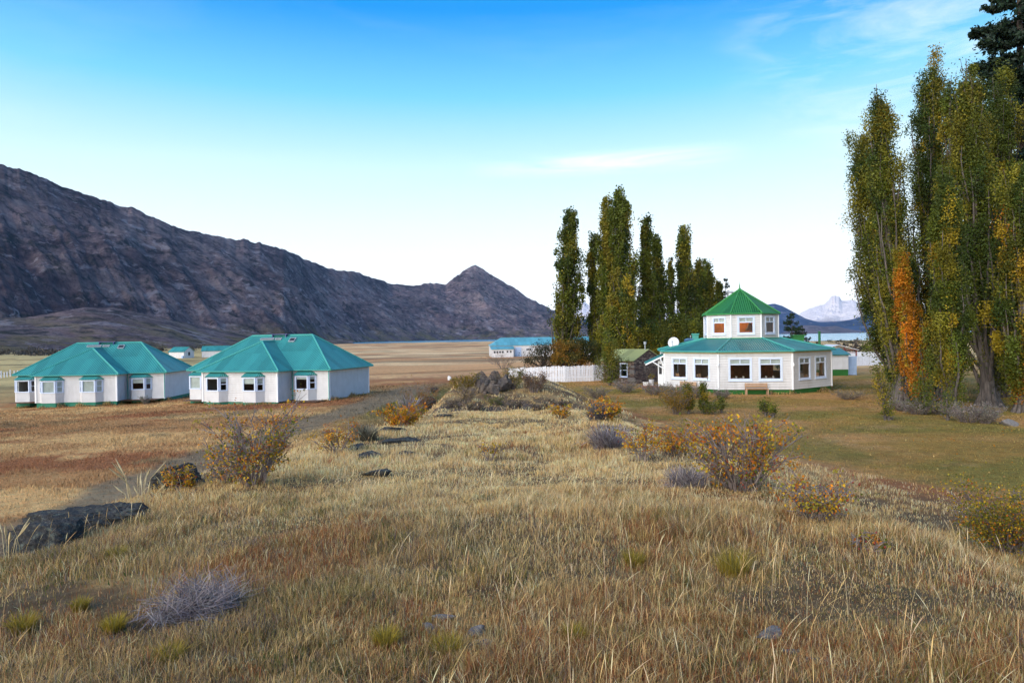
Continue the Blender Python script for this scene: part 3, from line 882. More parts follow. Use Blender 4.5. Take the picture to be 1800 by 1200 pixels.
        pp.prism([(cx - BW + .03, wy + .1), (cx - hw2 + .01, wy - dp + .03), (cx + hw2 - .01, wy - dp + .03), (cx + BW - .03, wy + .1)], -plinth - .45, -.006)
        pp.build('bay_plinth', plinth_mat, bay)
        kinds = blinds[k]
        hd = MB()
        for fr, L in faces:
            bx(hd, fr, 0, L, zt_ + .001, zt_ + .08, -0.06, 0.02)
        hd.build('header', M['trim_white'], bay)
        for i, (fr, L) in enumerate(faces):
            mg = 0.03 if i != 1 else 0.0
            # frames, panes and blinds are sub-parts of the bay
            f = MB(); cs = 0.10 if i == 1 else 0.13
            bx(f, fr, mg, L - mg, zt_ - .07, zt_, -.05, .05); bx(f, fr, mg, L - mg, zs, zs + .09, -.05, .06)
            bx(f, fr, mg, cs + mg, zs + .09, zt_ - .07, -.05, .045); bx(f, fr, L - cs - mg, L - mg, zs + .09, zt_ - .07, -.05, .045)
            if i != 1:
                zc = (zs + zt_) / 2 + .02
                bx(f, fr, cs + mg, L - cs - mg, zc - .03, zc + .03, -.045, .02)
            f.build('window_frame', M['trim'], bay)
            g = MB()
            g.face([fr(cs + mg - .01, zs + .08, -.02), fr(L - cs - mg + .01, zs + .08, -.02), fr(L - cs - mg + .01, zt_ - .06, -.02), fr(cs + mg - .01, zt_ - .06, -.02)])
            g.build('pane', M['glass'], bay)
            bl = kinds[i]
            if bl:
                q = MB(); lo = zt_ - .07 - (zt_ - zs - .16) * bl
                bx(q, fr, cs + mg - .008, L - cs - mg + .008, lo, zt_ - .065, -.07, -.055)
                q.build('blind', M['blind'], bay)
        rb = MB(); o2 = .13
        e4 = [Vector((cx - BW - o2, wy - .012, zt_ + .085)), Vector((cx - hw2 - .07, wy - dp - o2, zt_ + .085)), Vector((cx + hw2 + .07, wy - dp - o2, zt_ + .085)), Vector((cx + BW + o2, wy - .012, zt_ + .085))]
        t2 = [Vector((cx - BW + .38, wy - .012, zt_ + .43)), Vector((cx + BW - .38, wy - .012, zt_ + .43))]
        quad_uv(rb, [e4[0], e4[1], t2[0]], .03); quad_uv(rb, [e4[1], e4[2], t2[1], t2[0]], .03); quad_uv(rb, [e4[2], e4[3], t2[1]], .03)
        rb.face([e4[3], e4[2], e4[1], e4[0]])
        rb.build('bay_roof', M['teal'], bay, uv=True)
    return hs

def house_loc(px_l, D_l, px_r, D_r, zfloor):
    l = Vector(((px_l - 900) / FPX * D_l, D_l, 0)); r = Vector(((px_r - 900) / FPX * D_r, D_r, 0))
    c = (l + r) / 2; d = r - l
    return (c.x, c.y, zfloor), math.atan2(d.y, d.x)
L1, A1 = house_loc(30.5, 66.6, 289.0, 67.8, -5.52)
L2, A2 = house_loc(342, 61.6, 574.0, 57.9, -5.10)
HG = 'white guest houses with teal roofs'
guest_house(L1, A1 + R(1), 'left one of two bay windowed white houses, its green plinth tall', .34, M['plinth_teal'],
            {0: (.0, .0, .0), 1: (.5, 1.0, 1.0), 2: (.5, 1.0, 1.0), 3: (.5, .42, .5)}, HG)
guest_house(L2, A2 + R(1.5), 'right one of two bay windowed white houses, beside the dirt track', .12, M['plinth_teal'],
            {0: (.4, 1.0, .0), 1: (.4, .06, .3), 2: (.5, .45, .4), 3: (.0, .2, .2)}, HG)

# ------------------------------------------------------------------ the octagonal lodge
LC = Vector((18.45, 55.15, -4.42)); LA = R(-9.3)
lodge = empty('lodge', LC, LA, 'white octagonal two storey lodge with green roofs and green plinth on the lawn', 'lodge')
AP, SIDE = 6.16, 2 * 6.16 * math.tan(math.pi / 8)
PLH, WH = 0.36, 2.78
EAVE = PLH + WH
def octa(ap):
    r = ap / math.cos(math.pi / 8)
    return [(r * math.cos(R(-90 + 22.5 + 45 * k)), r * math.sin(R(-90 + 22.5 + 45 * k))) for k in range(-1, 7)]   # corner 0->1 is the front face
def face_frame(ap, k, z):
    c = octa(ap); p, q = c[k % 8], c[(k + 1) % 8]
    u = Vector((q[0] - p[0], q[1] - p[1], 0)); n = Vector((u.y, -u.x, 0))
    return wall_frame((p[0], p[1], z), u, n), u.length
wb = MB(); WIN = []
for k in range(8):
    fr, L = face_frame(AP, k, PLH)
    ops = []
    ww, wh = (1.64, 1.66) if k % 2 == 0 else (1.52, 1.66)
    if k != 6:
        for cfr in (.295, .705):
            ops.append((cfr * L - ww / 2 + .05, cfr * L + ww / 2 - .05, .70, .70 + wh - .1))
            WIN.append((fr, cfr * L - ww / 2, cfr * L + ww / 2, .65, .65 + wh, k))
    clapboards(wb, fr, L, WH - .18, ops, 0.185)
wb.build('lower_wall', M['white'], lodge)
cb = MB()
for k in range(8):
    fr, L = face_frame(AP, k, EAVE - .18)
    bx(cb, fr, 0.0, L, 0.0, .18, -.10, .015)
cb.build('eave_board', M['cream'], lodge)
for x, y in octa(AP + .012):
    cb = MB(); cb.tube([(x, y, PLH), (x, y, EAVE - .19)], .075, 8)
    cb.build('corner_board', M['trim_white'], lodge)
pb = MB(); pb.prism(octa(AP - .04), -.6, PLH - .004); pb.build('plinth', M['plinth'], lodge)
for fr, a0, a1, b0, b1, k in WIN:
    sash_window(lodge, fr, a0, a1, b0, b1, .115, .32, blind=.23)
# upper storey
AP2 = 2.68; UB, UH = 4.02, 1.95
wb = MB(); WIN = []
for k in range(8):
    fr, L = face_frame(AP2, k, UB)
    a0, a1 = L / 2 - .64, L / 2 + .64
    clapboards(wb, fr, L, UH, [(a0 + .05, a1 - .05, .37, 1.68)], 0.175)
    WIN.append((fr, a0, a1, .32, 1.73))
wb.build('upper_wall', M['white'], lodge)
for x, y in octa(AP2 + .012):
    cb = MB(); cb.tube([(x, y, UB), (x, y, UB + UH)], .06, 8)
    cb.build('upper_corner_board', M['trim_white'], lodge)
for fr, a0, a1, b0, b1 in WIN:
    sash_window(lodge, fr, a0, a1, b0, b1, .12, .30, blind=.26)
def oct_roof(ap0, z0, ap1, z1, mat_, name, cap_mat, capr):
    rb = MB(); c0 = octa(ap0); c1 = octa(ap1) if ap1 else None
    cp = MB()
    for k in range(8):
        p, q = Vector((*c0[k], z0)), Vector((*c0[(k + 1) % 8], z0))
        if c1:
            p1, q1 = Vector((*c1[k], z1)), Vector((*c1[(k + 1) % 8], z1))
            quad_uv(rb, [p, q, q1, p1], .06); hip_cap(cp, p + Vector((0, 0, .01)), p1 + Vector((0, 0, .01)), capr)
        else:
            ap_ = Vector((0, 0, z1)); quad_uv(rb, [p, q, ap_], .06); hip_cap(cp, p, ap_, capr)
        cp.tube([p - Vector((0, 0, .05)), q - Vector((0, 0, .05))], .055, 6)
    rf = rb.build(name, mat_, lodge, uv=True)
    cp.build('ridge_cap', cap_mat, rf)
    return rf
oct_roof(AP + .26, EAVE + .03, AP2 + .10, UB + .03, M['teal_dark'], 'lower_roof', M['teal_flash'], .07)
fb = MB(); fb.prism(octa(AP2 + .14), UB - .03, UB + .07); fb.build('roof_flashing', M['green_flash'], lodge)
up = oct_roof(AP2 + .15, UB + UH + .02, None, UB + UH + 2.04, M['green'], 'upper_roof', M['green_flash'], .06)
fi = MB(); fi.lathe([(0.001, -.2), (.10, -.2), (.11, 0), (.05, .08), (.035, .2), (.045, .26), (.02, .36), (.003, .62)], 10, (0, 0, UB + UH + 2.05))
fi.build('finial', M['green_flash'], up)
sb = MB(); sb.prism(octa(AP + .2), EAVE + .004, EAVE + .02); sb.build('soffit', M['trim_white'], lodge)
sb = MB(); sb.prism(octa(AP2 + .1), UB + UH + .001, UB + UH + .012); sb.build('upper_ceiling', M['wood_orange'], lodge)
# floors and the panelled core seen through the glass
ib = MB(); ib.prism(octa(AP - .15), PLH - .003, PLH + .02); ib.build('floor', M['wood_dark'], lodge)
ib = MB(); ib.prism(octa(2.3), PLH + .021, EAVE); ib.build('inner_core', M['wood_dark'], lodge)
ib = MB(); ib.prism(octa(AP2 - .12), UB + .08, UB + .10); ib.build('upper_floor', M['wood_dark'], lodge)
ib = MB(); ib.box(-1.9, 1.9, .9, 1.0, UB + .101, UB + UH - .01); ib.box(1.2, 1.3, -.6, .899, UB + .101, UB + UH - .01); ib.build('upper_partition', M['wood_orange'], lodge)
ib = MB()
fr, L = face_frame(AP, 7, PLH)
bx(ib, fr, L * .66, L * .73, .05, 2.5, -1.7, -1.5)
ib.build('inner_partition', M['wood_orange'], lodge)
# small wall lamps at the corners of the front
for k in (0, 1):
    x, y = octa(AP + .10)[k]
    lb = MB(); lb.lathe([(.001, -.10), (.07, -.10), (.09, .02), (.05, .12), (.001, .13)], 10, (x, y, PLH + 1.78)); lb.box(x - .02, x + .02, y, y + .14, PLH + 1.80, PLH + 1.86)
    lb.build('wall_lamp', M['trim_white'], lodge)
# chimneys and vents rising from the roofs
def roof_z(x, y):
    d = max(abs(x * math.cos(R(45 * k)) + y * math.sin(R(45 * k))) for k in range(4))
    return EAVE + .03 + (AP + .26 - d) * (UB - EAVE) / (AP + .26 - AP2 - .1)
def w2l(p):
    d = Vector(p) - LC
    return Vector((d.x * math.cos(-LA) - d.y * math.sin(-LA), d.x * math.sin(-LA) + d.y * math.cos(-LA), d.z))
q = w2l(P(1284, 540, 59.0)); ztop = w2l(P(1284, 511.5, 59.0)).z
ch = MB(); ch.box(q.x - .24, q.x + .24, q.y - .24, q.y + .24, EAVE + .2, ztop - .45); c_ = ch.build('chimney', M['green_flash'], lodge)
ch = MB()
for sx in (-1, 1):
    for sy in (-1, 1):
        ch.box(q.x + sx * .19 - .04, q.x + sx * .19 + .04, q.y + sy * .19 - .04, q.y + sy * .19 + .04, ztop - .449, ztop - .16)
ch.box(q.x - .32, q.x + .32, q.y - .32, q.y + .32, ztop - .159, ztop - .08); ch.box(q.x - .2, q.x + .2, q.y - .2, q.y + .2, ztop - .079, ztop)
ch.build('chimney_cap', M['grey'], c_)
q = w2l(P(1402, 596, 58.0)); zt_ = w2l(P(1402, 588.5, 58.0)).z
ch = MB(); ch.hexa([(q.x - .33, q.y - .3, zt_ - 1.6), (q.x + .33, q.y - .3, zt_ - 1.6), (q.x + .33, q.y + .3, zt_ - 1.6), (q.x - .33, q.y + .3, zt_ - 1.6),
                    (q.x - .46, q.y - .42, zt_ - .08), (q.x + .46, q.y - .42, zt_ - .08), (q.x + .46, q.y + .42, zt_ - .08), (q.x - .46, q.y + .42, zt_ - .08)])
ch.box(q.x - .52, q.x + .52, q.y - .48, q.y + .48, zt_ - .079, zt_)
ch.build('vent_stack', M['green_flash'], lodge)
q = w2l(P(1222, 592, 58.5)); zt_ = w2l(P(1222, 586, 58.5)).z
ch = MB(); ch.box(q.x - .25, q.x + .25, q.y - .25, q.y + .25, zt_ - 1.6, zt_ - .10); ch.box(q.x - .31, q.x + .31, q.y - .31, q.y + .31, zt_ - .099, zt_)
ch.build('vent_stack', M['teal_flash'], lodge)
def dish(px, py, D, r, face_dir, material, low):
    q = w2l(P(px, py, D)); f = Vector(face_dir).normalized()
    rot = f.to_track_quat('Z', 'Y').to_matrix()
    d = MB(); n = 22
    rings = [(0.001, 0), (r * .35, .012), (r * .7, .05), (r, .11), (r, .125), (r * .7, .068), (r * .35, .03), (0.001, .018)]
    base = 0
    for rad, h in rings:
        for k in range(n):
            t_ = 2 * math.pi * k / n
            d.v.append(tuple(q + rot @ Vector((rad * math.cos(t_), rad * math.sin(t_), h))))
    for i in range(len(rings) - 1):
        for k in range(n):
            d.f.append((i * n + k, i * n + (k + 1) % n, (i + 1) * n + (k + 1) % n, (i + 1) * n + k)); d.uv.append([(0, 0)] * 4); d.mi.append(0)
    o = d.build('satellite_dish', material, lodge, smooth=True)
    a = MB()
    tip = q + rot @ Vector((0, 0, r * 1.25))
    a.tube([q + rot @ Vector((0, -r * .95, .12)), tip], .022, 5); a.tube([tip, tip - (tip - q).normalized() * .16], .05, 6)
    a.tube([q - f * .02, q - f * .2, Vector((q.x - f.x * .22, q.y - f.y * .22, q.z - low))], .04, 6)
    a.build('dish_arm', M['grey'], o)
dish(1184.5, 602.5, 57.5, .47, (-.35, -1, .25), M['dish'], 1.0)
dish(1213, 601.5, 58.5, .52, (.15, .5, 1.0), M['dish_blue'], .9)
# porch on the left side
fr, L = face_frame(AP, 6, 0)
pr = MB()
for (c0, c1, z0, z1) in ((0.02, 1.50, 2.86, 2.18),):
    quad_uv(pr, [fr(L + .05, z1, c1), fr(L * .35, z1, c1), fr(L * .35, z0, c0), fr(L + .05, z0, c0)], .05)
por = pr.build('porch_roof', M['teal_dark'], lodge, uv=True)
k = MB()
for a in (L + .02, L * .36):
    k.hexa([fr(a - .04, 2.70, .05), fr(a + .04, 2.70, .05), fr(a + .04, 2.02, 1.48), fr(a - .04, 2.02, 1.48), fr(a - .04, 2.82, .05), fr(a + .04, 2.82, .05), fr(a + .04, 2.14, 1.48), fr(a - .04, 2.14, 1.48)])
    k.tube([fr(a, 1.75, .06), fr(a, 2.32, .95)], .05, 6); k.tube([fr(a, 2.55, .35), fr(a, 2.02, .10)], .04, 6)
    k.build('porch_bracket', M['trim_white'], por); k = MB()
k = MB(); clap = wall_frame(fr(L * .92, PLH, .08), fr(0, 0, 1) - fr(0, 0, 0), fr(1, 0, 0) - fr(0, 0, 0))
k.box(0, .42, -.03, .03, 0, 2.0, fr=lambda a, c, b: clap(a, b, c)); dr = k.build('door', M['trim_white'], lodge)
k = MB(); k.box(.12, .34, .031, .04, .95, 1.75, fr=lambda a, c, b: clap(a, b, c)); k.build('pane', M['dark'], dr)
# furniture behind the windows
def dining_table(x, y, label):
    p = Vector((x * math.cos(LA) - y * math.sin(LA), x * math.sin(LA) + y * math.cos(LA), 0)) + LC
    t_ = empty('dining_table', (p.x, p.y, LC.z + PLH + .02), LA, label, 'table', 'dining tables inside the lodge')
    k = MB(); k.box(-.5, .5, -.42, .42, .71, .75); k.build('tabletop', M['wood_red'], t_)
    k = MB(); k.lathe([(.24, 0), (.22, .04), (.05, .08), (.05, .709)], 10); k.build('leg', M['wood_dark'], t_)
    k = MB(); k.box(-.42, .42, -.34, .34, .751, .757)
    for sx, sy in ((-.25, -.15), (.25, -.15), (-.25, .18), (.25, .18)):
        k.lathe([(.001, 0), (.10, .005), (.12, .02), (.001, .012)], 10, (sx, sy, .76)); k.lathe([(.035, 0), (.04, .1), (.04, .14)], 8, (sx + .13, sy, .76))
    c_ = k.build('place_setting', M['cloth'], t_)
    return p
def dining_chair(x, y, rz, label):
    p = Vector((x * math.cos(LA) - y * math.sin(LA), x * math.sin(LA) + y * math.cos(LA), 0)) + LC
    t_ = empty('dining_chair', (p.x, p.y, LC.z + PLH + .02), LA + rz, label, 'chair', 'white dining chairs inside the lodge')
    k = MB(); k.box(-.24, .24, -.24, .24, .42, .48); k.build('seat', M['cloth'], t_)
    k = MB(); k.hexa([(-.24, .20, .481), (.24, .20, .481), (.24, .25, .481), (-.24, .25, .481), (-.21, .27, .98), (.21, .27, .98), (.21, .32, .98), (-.21, .32, .98)]); k.build('backrest', M['cloth'], t_)
    for sx in (-.2, .2):
        for sy in (-.2, .2):
            k = MB(); k.tube([(sx, sy, 0), (sx, sy, .419)], .022, 6); k.build('leg', M['wood_dark'], t_)
fx = SIDE
for (tx, side, lab, clab) in ((.295, 0, 'laid dining table behind the left window of the lodge front', 'chair beside the table in the left window of the lodge front'),
                              (.705, 0, 'laid dining table behind the right window of the lodge front', 'chair beside the table in the right window of the lodge front'),
                              (.295, 7, 'laid dining table behind the left window on the lodge\'s left face', 'chair at the table in the left window on the lodge\'s left face'),
                              (.705, 7, 'laid dining table behind the right window on the lodge\'s left face', 'chair at the table in the right window on the lodge\'s left face'),
                              (.295, 1, 'laid dining table behind the left window on the lodge\'s right face', 'chair at the table in the left window on the lodge\'s right face'),
                              (.705, 1, 'laid dining table behind the right window on the lodge\'s right face', 'chair at the table in the right window on the lodge\'s right face')):
    fr, L = face_frame(AP, side, 0)
    p = fr(L * tx, 0, -.95); dining_table(p.x, p.y, lab)
    u = fr(1, 0, 0) - fr(0, 0, 0)
    for s in (-1, 1):
        c_ = p + u * s * .78
        dining_chair(c_.x, c_.y, math.atan2(u.y, u.x) - s * math.pi / 2, ('white dining ' + ('left ' if s < 0 else 'right ') + clab))
# table lamp upstairs: a dark unlit shade; the room's warm point light hangs apart from it
tl = empty('table_lamp', (LC.x + .25, LC.y - 1.55, LC.z + UB + .10), 0, 'dark shaded lamp standing in the middle upper window of the lodge', 'lamp')
k = MB(); k.lathe([(.16, 0), (.14, .03), (.03, .06), (.03, .50)], 12); k.build('lamp_base', M['dark'], tl)
k = MB(); k.lathe([(.38, .50), (.30, .68), (.17, .90), (.10, 1.10), (.04, 1.25)], 14); k.build('lamp_shade', M['wood_dark'], tl)
ld = bpy.data.lights.new('room_light', 'POINT'); ld.energy = 30; ld.color = (1.0, .66, .30); ld.shadow_soft_size = .12
lo = bpy.data.objects.new('room_light', ld); COL.objects.link(lo); lo.parent = tl; lo.location = (-.75, 1.1, 1.45)
pl_ = empty('pendant_lamp', (LC.x - .5, LC.y - .45, LC.z + UB + 1.30), 0, 'glowing orange lamp hanging inside the upper storey of the lodge', 'lamp')
k = MB(); k.lathe([(.16, 0), (.14, .14), (.05, .22), (.001, .23)], 12); k.build('lamp_shade', M['lamp'], pl_)
k = MB(); k.tube([(0, 0, .23), (0, 0, .63)], .01, 5); k.build('cord', M['dark'], pl_)
ld = bpy.data.lights.new('dining_light', 'POINT'); ld.energy = 45; ld.color = (1.0, .45, .12); ld.shadow_soft_size = .12
pd = fr = None
for (px_, lab, en) in ((1234, 'small warm lamp hanging behind the right window of the lodge\'s left face', 9), (1408, 'small warm lamp hanging behind the left window of the lodge\'s right face', 6)):
    q = P(px_, 632, 52.5)
    t_ = empty('pendant_lamp', (q.x, q.y, LC.z + PLH + 1.75), 0, lab, 'lamp')
    k = MB(); k.lathe([(.13, 0), (.12, .12), (.04, .2), (.001, .21)], 12); k.build('lamp_shade', M['lamp'], t_)
    k = MB(); k.tube([(0, 0, .21), (0, 0, EAVE - PLH - 1.76)], .01, 5); k.build('cord', M['dark'], t_)
    d_ = bpy.data.lights.new('dining_light', 'POINT'); d_.energy = en; d_.color = (1.0, .45, .12); d_.shadow_soft_size = .1
    o_ = bpy.data.objects.new('dining_light', d_); COL.objects.link(o_); o_.parent = t_; o_.location = (0, 0, -.12)
bpy.data.lights.remove(ld)

# benches, deck and pots beside the lodge
def bench(loc, rz, label, w_=1.55):
    b_ = empty('bench', loc, rz, label, 'bench', 'wooden benches at the lodge wall')
    k = MB()
    for i in range(4): k.box(-w_ / 2, w_ / 2, -.26 + i * .115, -.165 + i * .115, .40, .435)
    k.build('seat', M['wood_pale'], b_)
    k = MB()
    for i in range(2): k.box(-w_ / 2, w_ / 2, .215, .245, .52 + i * .15, .64 + i * .15)
    k.build('backrest', M['wood_pale'], b_)
    for s in (-1, 1):
        for y0_, h_ in ((-.24, .399), (.25, .80)):
            k = MB(); x_ = s * (w_ / 2 - .05); k.box(x_ - .035, x_ + .035, y0_ - .03 if y0_ < 0 else y0_ - .003, y0_ + .05, -.06, h_); k.build('leg', M['wood_pale'], b_)
    k = MB(); k.box(-w_ / 2 + .04, w_ / 2 - .04, -.03, .03, .33, .398); k.build('stretcher', M['wood_pale'], b_)
fr, L = face_frame(AP, 0, 0)
def l2w(p):
    return Vector((p.x * math.cos(LA) - p.y * math.sin(LA), p.x * math.sin(LA) + p.y * math.cos(LA), p.z)) + LC
p = l2w(fr(L * .50, 0, .48)); bench((p.x, p.y, Hs(p.x, p.y) + .02), LA, 'pale slatted bench on the lawn against the front of the lodge')
fr, L = face_frame(AP, 7, 0)
p = l2w(fr(L * .48, 0, .42)); bench((p.x, p.y, Hs(p.x, p.y) + .02), LA + R(-45), 'pale bench half hidden by grey plants at the left face of the lodge')
dk = empty('deck', (11.95, 57.2, Hs(11.95, 57.2)), LA, 'low reddish plank deck at the porch, left of the lodge', 'deck')
k = MB()
for i in range(11): k.box(-1.1, .95, -.9 + i * .16, -.755 + i * .16, .16, .20)
k.build('boards', M['wood_red'], dk)
k = MB()
for i in range(10): k.box(-1.05 + i * .205, -1.0 + i * .205, -.93, -.902, -.05, .20)
k.box(-1.1, .95, -.88, .88, .08, .158); k.build('skirt', M['wood_red'], dk)
q = Vector((11.25, 57.0, 0)); zt_ = Hs(11.95, 57.2) + .205
pt = empty('flower_pot', (q.x + .35, q.y, zt_), 0, 'tapered grey green pot with a small upright plant on the deck', 'pot')
k = MB(); k.lathe([(.001, 0), (.16, 0), (.23, .50), (.19, .50), (.17, .42), (.001, .42)], 14); k.build('pot', M['dish'], pt)
POTP = pt
bxp = empty('planter_box', (q.x - .15, q.y - .1, zt_), 0, 'small white square planter on the corner of the deck', 'planter')
k = MB(); k.hexa([(-.17, -.17, 0), (.17, -.17, 0), (.17, .17, 0), (-.17, .17, 0), (-.21, -.21, .32), (.21, -.21, .32), (.21, .21, .32), (-.21, .21, .32)]); k.build('box', M['trim_white'], bxp)
k = MB(); k.box(-.18, .18, -.18, .18, .321, .33); k.build('soil', M['wood_dark'], bxp)

# ------------------------------------------------------------------ stone hut
sh = empty('stone_hut', (11.15, 62.6, Hs(11.5, 63)), R(45), 'small rubble stone hut with a pale green metal roof behind the lodge porch', 'hut')
# local: x along the gable (towards back right), y along the long wall (back left)
GWD, LEN, WHT, RISE = 4.7, 3.5, 2.15, .95
k = MB()
def stone_wall(mb, p, u, n, w_, h_, ops):
    fr = wall_frame(p, u, n); xs = sorted({0, w_, *[v_ for o in ops for v_ in o[:2]]})
    for a0, a1 in zip(xs[:-1], xs[1:]):
        segs = [(0 - .5, h_)]
        for o in ops:
            if o[0] <= (a0 + a1) / 2 <= o[1]: segs = [(-.5, o[2]), (o[3], h_)]
        for b0, b1 in segs: bx(mb, fr, a0, a1, b0, b1, -.35, 0)
WO = [(1.05, 1.85, .62, 1.88)]
stone_wall(k, (0, LEN, 0), (0, -1, 0), (-1, 0, 0), LEN, WHT, [(LEN - 1.50, LEN - .75, .62, 1.88)])
stone_wall(k, (.351, 0, 0), (1, 0, 0), (0, -1, 0), GWD - .352, WHT, [])
stone_wall(k, (GWD, 0, 0), (0, 1, 0), (1, 0, 0), LEN, WHT, [])
stone_wall(k, (GWD - .351, LEN, 0), (-1, 0, 0), (0, 1, 0), GWD - .702, WHT, [])
for y_ in (0, LEN - .3):
    k.hexa([(0, y_, WHT + .001), (GWD, y_, WHT + .001), (GWD, y_ + .3, WHT + .001), (0, y_ + .3, WHT + .001), (GWD / 2 - .02, y_, WHT + RISE), (GWD / 2 + .02, y_, WHT + RISE), (GWD / 2 + .02, y_ + .3, WHT + RISE), (GWD / 2 - .02, y_ + .3, WHT + RISE)])
k.build('wall', M['stone'], sh)
k = MB()
for (x_, y_, z_, a, b_, h_) in ((-.03, -.03, .22, .55, .75, .36), (-.03, -.03, .95, .42, .5, .34), (-.03, -.03, 1.5, .5, .4, .18)):
    k.box(x_, x_ + a * .4, y_, y_ + b_, z_, z_ + h_)
k.build('quoin', M['rock_pale'], sh)
k = MB()
sl_ = RISE / (GWD / 2)
quad_uv(k, [(-.2, LEN + .25, WHT - .2 * sl_ + .06), (-.2, -.10, WHT - .2 * sl_ + .06), (GWD / 2, -.10, WHT + RISE + .06), (GWD / 2, LEN + .25, WHT + RISE + .06)], .05)
quad_uv(k, [(GWD + .2, -.10, WHT - .2 * sl_ + .06), (GWD + .2, LEN + .25, WHT - .2 * sl_ + .06), (GWD / 2, LEN + .25, WHT + RISE + .06), (GWD / 2, -.10, WHT + RISE + .06)], .05)
k.build('roof', M['pale_roof'], sh, uv=True)
fr = wall_frame((0, LEN, 0), (0, -1, 0), (-1, 0, 0))
wn = sash_window(sh, fr, LEN - 1.55, LEN - .70, .60, 1.90, .07, None, rail=.5, mat_f=M['trim'])
k = MB(); k.tube([(GWD / 2 - .15, .25, WHT + RISE - .1), (GWD / 2 - .15, .25, WHT + RISE + .55)], .05, 8); k.tube([(GWD / 2 - .15, .25, WHT + RISE + .5), (GWD / 2 - .15, .25, WHT + RISE + .75)], .13, 8)
k.build('flue_pipe', M['grey'], sh)

# ------------------------------------------------------------------ picket fence, back fences
def picket_fence(pts, label, hgt=1.5, step=.155, wd=.125, jitter=.05, material=None, name='picket_fence'):
    fo = empty(name, (pts[0][0], pts[0][1], Hs(*pts[0])), 0, label, 'fence')
    o0 = Vector(fo.location)
    a = MB(); r = MB(); ps = []
    for p, q in zip(pts[:-1], pts[1:]):
        p = Vector((*p, 0)); q = Vector((*q, 0)); d = q - p; L = d.length; d.normalize(); n = Vector((d.y, -d.x, 0))
        nb = int(L / step)
        for i in range(nb):
            c = p + d * (i + .5) * L / nb; z = Hs(c.x, c.y)
            h_ = hgt + random.uniform(-jitter, jitter); lean = random.uniform(-.03, .03)
            b0 = c - o0; b0.z = z - .06 - o0.z
            c4 = [b0 - d * wd / 2 + n * .035, b0 + d * wd / 2 + n * .035, b0 + d * wd / 2 + n * .015, b0 - d * wd / 2 + n * .015]
            top = [v + Vector((0, 0, h_)) + d * lean for v in c4]
            a.hexa(c4 + top)
        for zz in (.38, 1.12):
            e0 = p - o0; e0.z = Hs(p.x, p.y) + zz * hgt / 1.5 - o0.z; e1 = q - o0; e1.z = Hs(q.x, q.y) + zz * hgt / 1.5 - o0.z
            c4 = [e0 - n * .014, e1 - n * .014, e1 + n * .012, e0 + n * .012]
            r.hexa(c4 + [v + Vector((0, 0, .09)) for v in c4])
        npst = max(1, int(L / 2.5))
        for i in range(npst + 1):
            c = p + d * (L * i / npst) - n * .07; ps.append(c)
    a.build('pickets', material or M['fence'], fo); r.build('rail', material or M['fence'], fo)
    for c in ps[::1]:
        k = MB(); z = Hs(c.x, c.y) - o0.z; b0 = c - o0
        k.box(b0.x - .05, b0.x + .05, b0.y - .05, b0.y + .05, z - .1, z + hgt * .9); k.build('post', material or M['fence'], fo)
picket_fence([(-.4, 69.5), (2.2, 68.2), (5.2, 67.3), (8.0, 67.6), (9.6, 68.6), (11.0, 70.2)], 'white vertical picket fence beyond the rocky knoll, left of the stone hut', 1.62)
picket_fence([(46.6, 93), (58, 96)], 'white vertical board fence running behind the right row of poplars', 1.35, .2, .19, .02, M['fence'], 'board_fence')
picket_fence([(53.5, 118), (64, 119)], 'pale board fence beyond the red framed shelter', 1.5, .25, .24, .02, M['fence'], 'board_fence')
# annex
an = empty('annex', (33.2, 70.0, Hs(33, 70)), R(-8), 'small white annex with green roof and green base, right behind the lodge', 'shed')
k = MB()
for o, u, n, w_ in (((-2.2, 0, .62), (1, 0, 0), (0, -1, 0), 3.4), ((1.2, 0, .62), (0, 1, 0), (1, 0, 0), 3.0), ((-2.2, 3, .62), (0, -1, 0), (-1, 0, 0), 3.0), ((1.2, 3, .62), (-1, 0, 0), (0, 1, 0), 3.4)):
    clapboards(k, wall_frame(o, u, n), w_, 1.55, (), .9, .004)
k.build('wall', M['white'], an)
k = MB(); k.box(-2.17, 1.17, .03, 2.97, -.3, .618); k.build('plinth', M['plinth'], an)
k = MB(); quad_uv(k, [(-2.4, -.25, 2.17), (1.4, -.25, 2.17), (1.4, 3.2, 2.75), (-2.4, 3.2, 2.75)], .08); quad_uv(k, [(-2.4, 3.2, 2.75), (1.4, 3.2, 2.75), (1.4, 3.21, 2.2), (-2.4, 3.21, 2.2)], .05); k.build('roof', M['teal_dark'], an, uv=True)
gp = empty('side_gate', (34.75, 70.6, Hs(34.7, 70.6)), R(-8), 'pale blue flat gate panel beside the annex', 'gate')
k = MB()
for i in range(4): k.box(-.45 + i * .3, -.155 + i * .3, -.02, .02, .04, 1.95)
k.build('panel', M['fence_blue'], gp)
k = MB(); k.box(-.5, -.452, -.05, .05, -.1, 2.0); k.box(.752, .80, -.05, .05, -.1, 2.0); k.build('post', M['fence_blue'], gp)
